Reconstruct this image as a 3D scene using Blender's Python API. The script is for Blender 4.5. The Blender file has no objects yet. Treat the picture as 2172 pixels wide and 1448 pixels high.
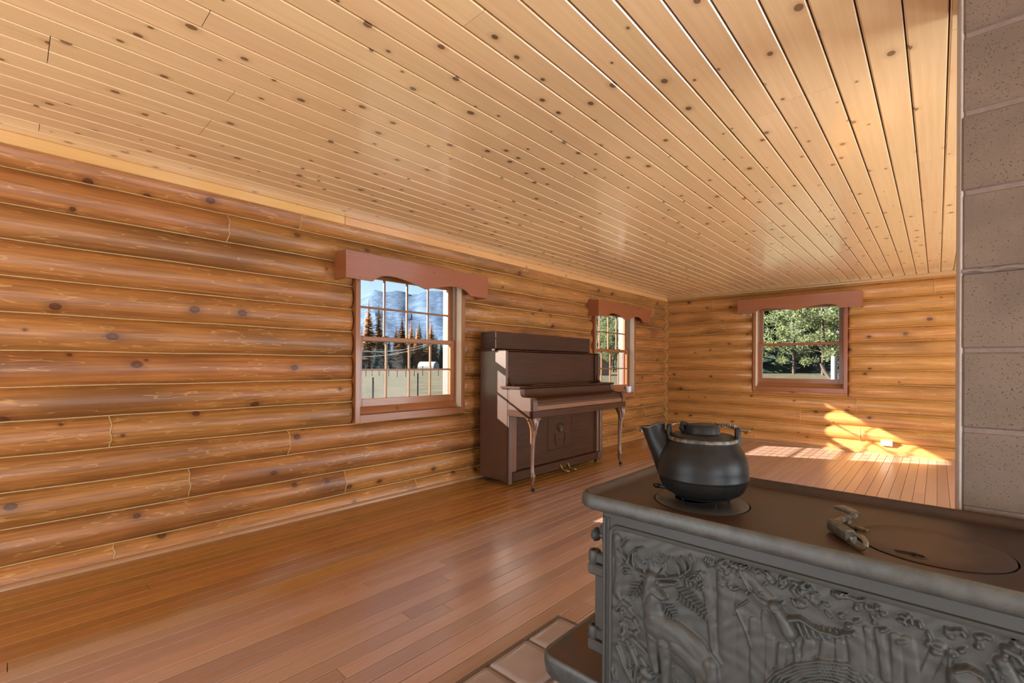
import bpy, bmesh, math, random
import numpy as np
from mathutils import Vector, Matrix, Euler

random.seed(7)
SC = bpy.context.scene
COL = SC.collection
PI = math.pi

# ------------------------------------------------------------------ camera
H = 2.5            # ceiling height
L = 8.34           # back wall (crest of its logs) ; left wall crest is x = 0
WR = 6.6           # right wall
YF = -2.6          # front wall, behind the photographer
cam_data = bpy.data.cameras.new('camera')
cam = bpy.data.objects.new('camera', cam_data)
COL.objects.link(cam)
cam_data.sensor_width = 36.0
cam_data.lens = 979.707 / 2172 * 36
cam_data.shift_y = 49.13 / 2172
cam_data.clip_start = 0.02
cam_data.clip_end = 6000
cam.matrix_world = (Matrix.Translation((3.734, 0.0, 1.2424)) @ Matrix.Rotation(math.radians(42.645), 4, 'Z')
                    @ Matrix.Rotation(PI / 2, 4, 'X') @ Matrix.Rotation(0.00508, 4, 'Z'))
SC.camera = cam

# ------------------------------------------------------------------ sky, sun, fill lights in the added windows
SUN_DIR = Vector((1.0, 0.515, -0.505)).normalized()
world = bpy.data.worlds.new('sky')
SC.world = world
world.use_nodes = True
wt = world.node_tree
wt.nodes.clear()
sky = wt.nodes.new('ShaderNodeTexSky')
sky.sky_type = 'NISHITA'
sky.sun_disc = False
sky.sun_elevation = math.asin(-SUN_DIR.z)
sky.sun_rotation = math.atan2(-SUN_DIR.x, -SUN_DIR.y)
sky.air_density = 1.0
sky.dust_density = 0.6
sky.ozone_density = 1.2
bg = wt.nodes.new('ShaderNodeBackground')
bg.inputs['Strength'].default_value = 0.16
wo = wt.nodes.new('ShaderNodeOutputWorld')
wt.links.new(sky.outputs[0], bg.inputs[0])
wt.links.new(bg.outputs[0], wo.inputs[0])

sun_data = bpy.data.lights.new('sun', 'SUN')
sun_data.energy = 32.0
sun_data.angle = math.radians(0.55)
sun_data.color = (1.0, 0.93, 0.84)
sun = bpy.data.objects.new('sun', sun_data)
sun.rotation_euler = SUN_DIR.to_track_quat('-Z', 'Y').to_euler()
sun.location = (-20, -10, 14)
COL.objects.link(sun)

def fill_light(name, loc, dirv, w, h, power, col=(0.82, 0.92, 1.0)):  # area light added to fill the room from an unseen opening
    d = bpy.data.lights.new(name, 'AREA')
    d.shape = 'RECTANGLE'
    d.size = w
    d.size_y = h
    d.energy = power
    d.color = col
    o = bpy.data.objects.new(name, d)
    o.location = loc
    o.rotation_euler = Vector(dirv).to_track_quat('-Z', 'Y').to_euler()
    COL.objects.link(o)

# window openings added to the unseen walls for fill light: (centre along wall, width, z bottom, z top)
RIGHT_ADDED_WINDOWS = [(-0.9, 2.2, 0.08, 1.70), (2.6, 2.2, 0.08, 1.70), (6.2, 2.2, 0.08, 1.70)]
FRONT_ADDED_WINDOWS = [(1.6, 2.4, 0.08, 1.70), (4.9, 2.4, 0.08, 1.70)]
for i, (c, w, z0, z1) in enumerate(RIGHT_ADDED_WINDOWS):
    fill_light('right_fill_light', (WR + 0.05, c, (z0 + z1) / 2), (-1, 0, 0.22), w, z1 - z0, [110, 150, 190][i])
for i, (c, w, z0, z1) in enumerate(FRONT_ADDED_WINDOWS):
    fill_light('front_fill_light', (c, YF - 0.05, (z0 + z1) / 2), (0, 1, 0.22), w, z1 - z0, [90, 25][i])

SC.view_settings.view_transform = 'Standard'
SC.view_settings.look = 'None'
SC.view_settings.gamma = 1.0
SC.view_settings.use_curve_mapping = False
SC.view_settings.exposure = 0.14
SC.cycles.use_denoising = True
SC.cycles.max_bounces = 5
SC.cycles.diffuse_bounces = 3
SC.cycles.glossy_bounces = 2
SC.cycles.transmission_bounces = 6
SC.cycles.transparent_max_bounces = 8
SC.cycles.caustics_reflective = False
SC.cycles.caustics_refractive = False
SC.cycles.sample_clamp_indirect = 6.0
SC.cycles.use_adaptive_sampling = True
SC.cycles.adaptive_threshold = 0.06
SC.cycles.adaptive_min_samples = 10

# ------------------------------------------------------------------ materials
class NT:
    def __init__(self, name):
        self.m = bpy.data.materials.new(name)
        self.m.use_nodes = True
        self.t = self.m.node_tree
        self.t.nodes.clear()
        self.out = self.t.nodes.new('ShaderNodeOutputMaterial')
    def n(self, typ, ins=None, **kw):
        nd = self.t.nodes.new(typ)
        for k, v in kw.items():
            setattr(nd, k, v)
        for k, v in (ins or {}).items():
            if hasattr(v, 'is_output') or isinstance(v, bpy.types.NodeSocket):
                self.t.links.new(v, nd.inputs[k])
            else:
                nd.inputs[k].default_value = v
        return nd
    def math(self, op, a, b=None, c=None, clamp=False):
        ins = {0: a}
        if b is not None: ins[1] = b
        if c is not None: ins[2] = c
        return self.n('ShaderNodeMath', ins, operation=op, use_clamp=clamp).outputs[0]
    def vmath(self, op, a, b):
        return self.n('ShaderNodeVectorMath', {0: a, 1: b}, operation=op).outputs[0]
    def ramp(self, v, lo, hi):
        return self.n('ShaderNodeMapRange', {0: v, 1: lo, 2: hi}, interpolation_type='SMOOTHSTEP').outputs[0]
    def mix(self, f, a, b, mode='MIX'):
        nd = self.n('ShaderNodeMix', data_type='RGBA', blend_type=mode)
        for s, v in ((nd.inputs[0], f), (nd.inputs[6], a), (nd.inputs[7], b)):
            if isinstance(v, bpy.types.NodeSocket): self.t.links.new(v, s)
            else: s.default_value = v if not isinstance(v, tuple) or len(v) == 4 else (*v, 1)
        return nd.outputs[2]
    def noise(self, vec, scale=1, detail=4, rough=0.55, dist=0.0):
        return self.n('ShaderNodeTexNoise', {'Vector': vec, 'Scale': scale, 'Detail': detail, 'Roughness': rough, 'Distortion': dist}).outputs['Fac']
    def surface(self, s):
        self.t.links.new(s, self.out.inputs['Surface'])
    def bump(self, h, strength=0.3, dist=0.01):
        return self.n('ShaderNodeBump', {'Height': h, 'Strength': strength, 'Distance': dist}).outputs[0]
    def pbsdf(self, color, rough=0.5, normal=None, coat=0.0, coat_rough=0.1, metallic=0.0, spec=0.5, **kw):
        ins = {'Base Color': color if isinstance(color, bpy.types.NodeSocket) else (*color, 1), 'Roughness': rough, 'Metallic': metallic,
               'Coat Weight': coat, 'Coat Roughness': coat_rough, 'Specular IOR Level': spec}
        if normal is not None:
            ins['Normal'] = normal
        ins.update(kw)
        b = self.n('ShaderNodeBsdfPrincipled', ins)
        self.surface(b.outputs[0])
        return b

def wood(name, base, dark, axis='Y', grain=70.0, stretch=0.035, ring=0.5, knots=None, rough=0.4, coat=0.3, coat_rough=0.12,
         vary=0.18, hue=0.01, bump=0.12, blotch=None, grain_mix=0.55, wear=None, scuff=None, coat_ior=1.5, plane='left', spec=0.5):
    """varnished wood; the grain follows a world axis and starts anew for every piece"""
    T = NT(name)
    pos = T.n('ShaderNodeNewGeometry').outputs['Position']
    rnd = T.n('ShaderNodeObjectInfo').outputs['Random']
    off = T.n('ShaderNodeCombineXYZ', {0: T.math('MULTIPLY', rnd, 37.3), 1: T.math('MULTIPLY', rnd, 91.7), 2: T.math('MULTIPLY', rnd, 53.1)}).outputs[0]
    p = T.vmath('ADD', pos, off)
    sc = {'X': (stretch, 1, 1), 'Y': (1, stretch, 1), 'Z': (1, 1, stretch)}[axis]
    ps = T.vmath('MULTIPLY', p, sc)
    fine = T.noise(ps, grain, 3, 0.65)
    broad = T.noise(ps, grain * 0.09, 2, 0.5)
    rings = T.math('SINE', T.math('MULTIPLY', broad, 70.0))
    rings = T.math('MULTIPLY_ADD', rings, 0.5, 0.5)
    g = T.math('ADD', T.math('MULTIPLY', rings, ring * 0.5), T.math('MULTIPLY', T.ramp(fine, 0.3, 0.72), 1 - ring * 0.5))
    col = T.mix(T.math('MULTIPLY', g, grain_mix), (*base, 1), (*dark, 1))
    if blotch:
        bc, lo, hi, bs = blotch
        bn = T.noise(T.vmath('MULTIPLY', p, {'X': (0.3, 1, 1), 'Y': (1, 0.3, 1), 'Z': (1, 1, 0.3)}[axis]), bs, 2, 0.6)
        col = T.mix(T.math('MULTIPLY', T.ramp(bn, lo, hi), 0.75), col, (*bc, 1))
    if wear:
        wc, lo, hi, x0, x1 = wear
        wn = T.noise(T.vmath('MULTIPLY', pos, (1.0, 0.5, 1.0)), 1.3, 3, 0.6)
        sx = T.n('ShaderNodeSeparateXYZ', {0: pos}).outputs[0]
        wf = T.math('MULTIPLY', T.ramp(T.math('ADD', T.math('MULTIPLY', wn, 1.0), T.math('MULTIPLY_ADD', sx, 0.35, -0.35 * (x0 + x1) / 2)), lo, hi), T.math('MULTIPLY_ADD', T.ramp(fine, 0.35, 0.65), 0.35, 0.65))
        col = T.mix(wf, col, (*wc, 1))
    if scuff:
        sn = T.noise(T.vmath('MULTIPLY', p, {'X': (0.12, 1, 1), 'Y': (1, 0.12, 1), 'Z': (1, 1, 0.12)}[axis]), 9, 3, 0.7)
        edge = T.math('ABSOLUTE', T.math('SUBTRACT', sn, 0.5))
        col = T.mix(T.math('MULTIPLY', T.math('SUBTRACT', 1.0, T.ramp(edge, 0.0, 0.010)), 0.42), col, (*scuff, 1))
    if knots:
        ks, kr, prob, kc = knots
        xyz = T.n('ShaderNodeSeparateXYZ', {0: p}).outputs
        ia, ib = {'left': (1, 2), 'back': (0, 2), 'flat': (1, 0)}[plane]
        vv = T.n('ShaderNodeCombineXYZ', {0: T.math('MULTIPLY', xyz[ia], 0.72), 1: xyz[ib], 2: 0.0}).outputs[0]
        vo = T.n('ShaderNodeTexVoronoi', {'Vector': vv, 'Scale': ks, 'Randomness': 1.0}, voronoi_dimensions='2D')
        d = vo.outputs['Distance']
        cr = T.n('ShaderNodeSeparateColor', {0: vo.outputs['Color']})
        gate = T.math('GREATER_THAN', cr.outputs[0], 1 - prob)
        size = T.math('MULTIPLY_ADD', cr.outputs[1], kr * 0.9, kr * 0.35)
        core = T.math('SUBTRACT', 1.0, T.ramp(T.math('DIVIDE', d, size), 0.8, 1.05))
        halo = T.math('SUBTRACT', 1.0, T.ramp(T.math('DIVIDE', d, size), 0.8, 2.8))
        eye = T.math('SUBTRACT', 1.0, T.ramp(T.math('DIVIDE', d, size), 0.1, 0.6))
        col = T.mix(T.math('MULTIPLY', T.math('MULTIPLY', halo, gate), 0.35), col, (*[c * 0.6 for c in dark], 1))
        col = T.mix(T.math('MULTIPLY', T.math('MULTIPLY', core, gate), 0.85), col, (*kc, 1))
        col = T.mix(T.math('MULTIPLY', T.math('MULTIPLY', eye, gate), 0.35), col, (*[min(1, c * 2.2) for c in kc], 1))
    val = T.math('MULTIPLY_ADD', rnd, 2 * vary, 1 - vary)
    r2 = T.math('FRACT', T.math('MULTIPLY', rnd, 17.31))
    col = T.n('ShaderNodeHueSaturation', {'Hue': T.math('MULTIPLY_ADD', r2, 2 * hue, 0.5 - hue), 'Saturation': 1.0, 'Value': val, 'Fac': 1.0, 'Color': col}).outputs[0]
    rg = T.math('MULTIPLY_ADD', fine, 0.25, rough - 0.12)
    nrm = T.bump(T.math('ADD', T.math('MULTIPLY', fine, 0.6), T.math('MULTIPLY', broad, 0.6)), bump, 0.004)
    T.pbsdf(col, rg, nrm, coat, coat_rough, 0.0, spec, **{'Coat IOR': coat_ior})
    return T.m

def plain(name, color, rough=0.5, metallic=0.0, noise=None, coat=0.0, bump=None, vary=0.0, alt=None, spec=0.5, coat_rough=0.1):
    """noise=(scale, amount) mottles towards alt colour; bump=(scale, strength, distance)"""
    T = NT(name)
    pos = T.n('ShaderNodeNewGeometry').outputs['Position']
    col = None
    nz = T.noise(pos, noise[0] if noise else 20.0, 5, 0.6)
    a = alt or tuple(c * 0.6 for c in color)
    col = T.mix(T.math('MULTIPLY', T.ramp(nz, 0.35, 0.68), noise[1] if noise else 0.15), (*color, 1), (*a, 1))
    if vary:
        rnd = T.n('ShaderNodeObjectInfo').outputs['Random']
        col = T.n('ShaderNodeHueSaturation', {'Hue': 0.5, 'Saturation': 1.0, 'Value': T.math('MULTIPLY_ADD', rnd, 2 * vary, 1 - vary), 'Fac': 1.0, 'Color': col}).outputs[0]
    nrm = None
    if bump:
        nrm = T.bump(T.noise(pos, bump[0], 4, 0.6), bump[1], bump[2])
    T.pbsdf(col, rough, nrm, coat, coat_rough, metallic, spec)
    return T.m

M = {}
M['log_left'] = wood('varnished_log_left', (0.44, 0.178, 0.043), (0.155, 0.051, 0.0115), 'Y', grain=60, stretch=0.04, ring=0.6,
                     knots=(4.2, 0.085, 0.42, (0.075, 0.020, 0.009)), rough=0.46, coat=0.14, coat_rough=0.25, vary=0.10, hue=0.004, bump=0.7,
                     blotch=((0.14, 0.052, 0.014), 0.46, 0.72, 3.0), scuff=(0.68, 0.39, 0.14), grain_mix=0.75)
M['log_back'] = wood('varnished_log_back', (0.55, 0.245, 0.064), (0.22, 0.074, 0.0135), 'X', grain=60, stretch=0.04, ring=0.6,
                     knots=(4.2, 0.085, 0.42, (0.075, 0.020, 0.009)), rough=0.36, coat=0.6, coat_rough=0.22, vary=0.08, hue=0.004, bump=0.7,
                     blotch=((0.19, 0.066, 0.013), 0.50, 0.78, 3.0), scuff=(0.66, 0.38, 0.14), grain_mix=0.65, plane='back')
M['caulk'] = plain('log_caulk', (0.54, 0.33, 0.13), 0.6, noise=(30, 0.4))
M['ceiling'] = wood('ceiling_pine', (0.91, 0.645, 0.345), (0.75, 0.465, 0.20), 'Y', grain=55, stretch=0.03, ring=0.4,
                    knots=(6.6, 0.085, 0.58, (0.11, 0.043, 0.019)), rough=0.34, coat=1.0, coat_rough=0.16, vary=0.05, hue=0.004, bump=0.04,
                    grain_mix=0.5, coat_ior=2.0, plane='flat')
M['base_trim'] = wood('base_moulding_wood', (0.36, 0.17, 0.07), (0.26, 0.115, 0.045), 'Y', grain=60, rough=0.45, coat=0.2, vary=0.03, grain_mix=0.4, bump=0.04)
M['outer_paint'] = plain('cream_outer_casing', (0.17, 0.16, 0.145), 0.6)
M['trim'] = wood('pine_trim', (0.70, 0.38, 0.14), (0.50, 0.25, 0.08), 'Y', grain=60, rough=0.4, coat=0.3, vary=0.05, knots=(5, 0.06, 0.25, (0.16, 0.06, 0.02)), grain_mix=0.4, bump=0.04)
M['trim_back'] = wood('pine_trim_back', (0.52, 0.30, 0.11), (0.33, 0.17, 0.05), 'X', grain=60, rough=0.4, coat=0.3, vary=0.05, knots=(5, 0.06, 0.25, (0.16, 0.06, 0.02)), grain_mix=0.4, bump=0.04)
M['floor'] = wood('strip_floor', (0.40, 0.172, 0.036), (0.23, 0.083, 0.018), 'Y', grain=80, stretch=0.03, ring=0.5, rough=0.36, coat=0.5, coat_rough=0.25,
                  vary=0.16, hue=0.008, bump=0.2, grain_mix=0.6, coat_ior=1.75, wear=((0.40, 0.255, 0.205), 0.40, 0.66, 0.6, 1.3))
M['gap'] = plain('dark_gap', (0.05, 0.022, 0.010), 0.8)
M['red_wood'] = wood('stained_window_wood', (0.30, 0.096, 0.029), (0.19, 0.057, 0.017), 'Y', grain=70, ring=0.3, rough=0.42, coat=0.2, vary=0.06, bump=0.05,
                     knots=(5.0, 0.07, 0.35, (0.07, 0.025, 0.018)), grain_mix=0.4)
M['red_wood_z'] = wood('stained_window_wood_upright', (0.30, 0.096, 0.029), (0.19, 0.057, 0.017), 'Z', grain=70, ring=0.3, rough=0.42, coat=0.2, vary=0.06, bump=0.05, grain_mix=0.4)
M['red_wood_x'] = wood('stained_window_wood_back', (0.30, 0.096, 0.029), (0.19, 0.057, 0.017), 'X', grain=70, ring=0.3, rough=0.42, coat=0.2, vary=0.06, bump=0.05,
                       knots=(5.0, 0.07, 0.35, (0.07, 0.025, 0.018)), grain_mix=0.4)
M['jamb'] = wood('pale_jamb_wood', (0.72, 0.60, 0.44), (0.58, 0.45, 0.30), 'Z', grain=60, ring=0.3, rough=0.5, coat=0.1, vary=0.03, knots=(5, 0.05, 0.3, (0.25, 0.12, 0.06)), grain_mix=0.35, bump=0.04)
M['liner'] = plain('jamb_liner', (0.42, 0.36, 0.30), 0.45)
M['muntin'] = wood('muntin_wood', (0.24, 0.105, 0.040), (0.16, 0.066, 0.025), 'Z', grain=70, ring=0.2, rough=0.45, coat=0.1, vary=0.03, grain_mix=0.4, bump=0.03)
M['latch'] = plain('latch_metal', (0.10, 0.08, 0.07), 0.35, metallic=0.7)
M['piano'] = wood('piano_walnut', (0.056, 0.0195, 0.0078), (0.027, 0.0090, 0.0036), 'Y', grain=60, ring=0.5, rough=0.45, coat=0.10, coat_rough=0.28, spec=0.18, vary=0.03, hue=0.0, bump=0.08, grain_mix=0.7)
M['piano_z'] = wood('piano_walnut_upright', (0.085, 0.032, 0.016), (0.046, 0.017, 0.0085), 'Z', grain=60, ring=0.5, rough=0.45, coat=0.8, coat_rough=0.30, vary=0.02, hue=0.0, bump=0.08, grain_mix=0.6)
M['piano_light'] = wood('piano_walnut_worn', (0.155, 0.062, 0.025), (0.088, 0.033, 0.013), 'Z', grain=60, ring=0.5, rough=0.42, coat=0.4, coat_rough=0.25, vary=0.02, hue=0.0, bump=0.08, grain_mix=0.6)
M['piano_slip'] = wood('piano_walnut_slip', (0.17, 0.070, 0.032), (0.10, 0.039, 0.018), 'Y', grain=60, ring=0.5, rough=0.42, coat=0.4, coat_rough=0.25, vary=0.02, hue=0.0, bump=0.08, grain_mix=0.6)
M['brass'] = plain('aged_brass', (0.42, 0.28, 0.11), 0.38, metallic=0.85, noise=(60, 0.5))
M['iron_wheel'] = plain('caster_iron', (0.05, 0.04, 0.035), 0.4, metallic=0.6)
M['stove'] = plain('grey_cast_iron', (0.056, 0.056, 0.052), 0.5, noise=(28, 0.5), alt=(0.055, 0.051, 0.043), bump=(260, 0.25, 0.001), spec=0.5)
M['stove_rim'] = plain('grey_cast_iron_rim', (0.072, 0.071, 0.065), 0.45, noise=(34, 0.7), alt=(0.036, 0.035, 0.030), bump=(300, 0.3, 0.001), spec=0.6)
M['stove_top'] = plain('rusty_stove_top', (0.036, 0.023, 0.021), 0.40, noise=(7, 0.75), alt=(0.062, 0.028, 0.016), bump=(420, 0.25, 0.0008), spec=0.42)
M['rust_tray'] = plain('rusty_tray', (0.055, 0.048, 0.050), 0.42, noise=(11, 0.85), alt=(0.115, 0.042, 0.012), bump=(300, 0.25, 0.001), spec=0.5)
M['lid_grey'] = plain('grey_stove_lid', (0.052, 0.053, 0.056), 0.42, noise=(18, 0.4), bump=(400, 0.2, 0.0006))
M['lid_rust'] = plain('rusty_stove_lid', (0.042, 0.026, 0.024), 0.44, noise=(16, 0.7), alt=(0.075, 0.040, 0.028), bump=(400, 0.2, 0.0006), spec=0.4)
M['black'] = plain('gap_black', (0.006, 0.006, 0.006), 0.7)
M['kettle'] = plain('black_kettle_iron', (0.008, 0.0076, 0.0072), 0.42, noise=(20, 0.5), alt=(0.016, 0.012, 0.009), bump=(300, 0.15, 0.0006), spec=0.27)
M['kettle_worn'] = plain('kettle_worn_rim', (0.020, 0.017, 0.014), 0.45, noise=(55, 0.9), alt=(0.20, 0.145, 0.08), bump=(300, 0.3, 0.0008))
M['steel_wire'] = plain('kettle_wire', (0.25, 0.23, 0.21), 0.3, metallic=0.9)
M['lifter'] = plain('lifter_nickel', (0.24, 0.23, 0.20), 0.38, metallic=0.55, noise=(60, 0.6), alt=(0.10, 0.095, 0.08))
M['tile'] = plain('hearth_tile', (0.34, 0.275, 0.265), 0.32, noise=(9, 0.55), alt=(0.26, 0.190, 0.180), vary=0.06, coat=0.3, bump=(30, 0.12, 0.004))
M['grout'] = plain('hearth_grout', (0.20, 0.15, 0.12), 0.8, noise=(40, 0.5))
M['edge'] = plain('hearth_edging', (0.14, 0.105, 0.085), 0.6, noise=(25, 0.5))
M['mortar'] = plain('chimney_mortar', (0.24, 0.175, 0.15), 0.85, noise=(40, 0.4), bump=(120, 0.5, 0.004))
M['parging'] = plain('pale_lit_side', (0.56, 0.50, 0.48), 0.8, noise=(30, 0.3), bump=(90, 0.5, 0.004))  # pale tone paints in window light on the chimney's left side
M['outlet'] = plain('ivory_plastic', (0.74, 0.68, 0.55), 0.35, noise=(10, 0.0))
M['slot'] = plain('socket_slot', (0.06, 0.05, 0.04), 0.6)
M['wall_plain'] = plain('plain_log_stain', (0.40, 0.20, 0.07), 0.6, noise=(6, 0.5))
M['dark_back'] = plain('wall_core', (0.16, 0.08, 0.03), 0.8)

def block_material():
    T = NT('painted_block')
    pos = T.n('ShaderNodeNewGeometry').outputs['Position']
    rnd = T.n('ShaderNodeObjectInfo').outputs['Random']
    fine = T.noise(pos, 170, 3, 0.6)
    pits = T.ramp(T.noise(pos, 210, 2, 0.5), 0.27, 0.36)
    mott = T.ramp(T.noise(pos, 6, 4, 0.6), 0.35, 0.7)
    col = T.mix(mott, (0.195, 0.139, 0.104, 1), (0.155, 0.110, 0.083, 1))
    col = T.mix(T.math('SUBTRACT', 1.0, pits), col, (0.085, 0.058, 0.048, 1))
    col = T.n('ShaderNodeHueSaturation', {'Hue': 0.5, 'Saturation': 1.0, 'Value': T.math('MULTIPLY_ADD', rnd, 0.10, 0.95), 'Fac': 1.0, 'Color': col}).outputs[0]
    nrm = T.bump(T.math('ADD', T.math('MULTIPLY', fine, 0.4), pits), 0.7, 0.003)
    T.pbsdf(col, 0.75, nrm)
    return T.m
M['block'] = block_material()

def glass_material(name, tint=(0.96, 0.98, 0.98)):
    T = NT(name)
    tr = T.n('ShaderNodeBsdfTransparent', {'Color': (*tint, 1)})
    gl = T.n('ShaderNodeBsdfGlossy', {'Color': (1, 1, 1, 1), 'Roughness': 0.02})
    fr = T.n('ShaderNodeFresnel', {'IOR': 1.45})
    mx = T.n('ShaderNodeMixShader', {0: T.math('MULTIPLY', fr.outputs[0], 0.05), 1: tr.outputs[0], 2: gl.outputs[0]})
    T.surface(mx.outputs[0])
    return T.m
M['glass'] = glass_material('window_glass')

def screen_material():
    T = NT('insect_screen')
    tr = T.n('ShaderNodeBsdfTransparent', {'Color': (1, 1, 1, 1)})
    df = T.n('ShaderNodeBsdfDiffuse', {'Color': (0.06, 0.065, 0.07, 1)})
    mx = T.n('ShaderNodeMixShader', {0: 0.13, 1: tr.outputs[0], 2: df.outputs[0]})
    T.surface(mx.outputs[0])
    return T.m
M['screen'] = screen_material()

def cup_material():
    T = NT('frosted_candle_glass')
    T.pbsdf((0.70, 0.70, 0.80), 0.35, None, 0.2, 0.1, 0.0, 0.5, **{'Subsurface Weight': 0.3, 'Subsurface Radius': (0.02, 0.02, 0.02)})
    return T.m
M['cup'] = cup_material()

def two_tone(name, a, b, scale, rough=0.9, lo=0.35, hi=0.65, third=None, stretch=(1, 1, 1), leaf=False):
    T = NT(name)
    pos = T.vmath('MULTIPLY', T.n('ShaderNodeNewGeometry').outputs['Position'], stretch)
    rnd = T.n('ShaderNodeObjectInfo').outputs['Random']
    col = T.mix(T.ramp(T.noise(pos, scale, 6, 0.65), lo, hi), (*a, 1), (*b, 1))
    if third:
        c, s3, l3, h3 = third
        col = T.mix(T.ramp(T.noise(pos, s3, 5, 0.6), l3, h3), col, (*c, 1))
    col = T.n('ShaderNodeHueSaturation', {'Hue': 0.5, 'Saturation': 1.0, 'Value': T.math('MULTIPLY_ADD', rnd, 0.3, 0.85), 'Fac': 1.0, 'Color': col}).outputs[0]
    if leaf:
        df = T.n('ShaderNodeBsdfDiffuse', {'Color': col})
        tl = T.n('ShaderNodeBsdfTranslucent', {'Color': col})
        T.surface(T.n('ShaderNodeMixShader', {0: 0.45, 1: df.outputs[0], 2: tl.outputs[0]}).outputs[0])
    else:
        T.pbsdf(col, rough, None, spec=0.2)
    return T.m
M['field'] = two_tone('pasture_grass', (0.125, 0.098, 0.062), (0.060, 0.058, 0.028), 0.55, third=((0.13, 0.110, 0.078), 1.7, 0.5, 0.8))
M['spruce'] = two_tone('spruce_needles', (0.050, 0.080, 0.062), (0.080, 0.115, 0.072), 0.8, leaf=True)
M['larch'] = two_tone('larch_needles', (0.60, 0.34, 0.125), (0.44, 0.25, 0.10), 0.8, leaf=True)
M['pine'] = two_tone('pine_needles', (0.240, 0.265, 0.125), (0.135, 0.165, 0.092), 0.5, leaf=True)
M['bark'] = two_tone('tree_bark', (0.12, 0.085, 0.065), (0.075, 0.055, 0.045), 3.0)
M['mountain'] = two_tone('haze_blue_mountain', (0.034, 0.072, 0.145), (0.082, 0.140, 0.235), 0.06, lo=0.4, hi=0.6, third=((0.10, 0.165, 0.255), 0.006, 0.52, 0.72), stretch=(1, 1, 0.35))  # distance haze is put into the forest colour as blue
M['white_cover'] = plain('white_tarp', (0.50, 0.50, 0.49), 0.6)
M['metal_roof'] = plain('metal_roof', (0.24, 0.26, 0.30), 0.4, metallic=0.2)
M['shed_wall'] = wood('weathered_boards', (0.22, 0.17, 0.13), (0.13, 0.10, 0.08), 'Z', grain=10, rough=0.8, coat=0.0, vary=0.15)
M['post'] = plain('steel_post', (0.05, 0.055, 0.055), 0.6)
M['cable'] = plain('power_cable', (0.45, 0.46, 0.48), 0.5)
M['white_paint'] = plain('white_painted_post', (0.30, 0.29, 0.28), 0.6)

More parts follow.
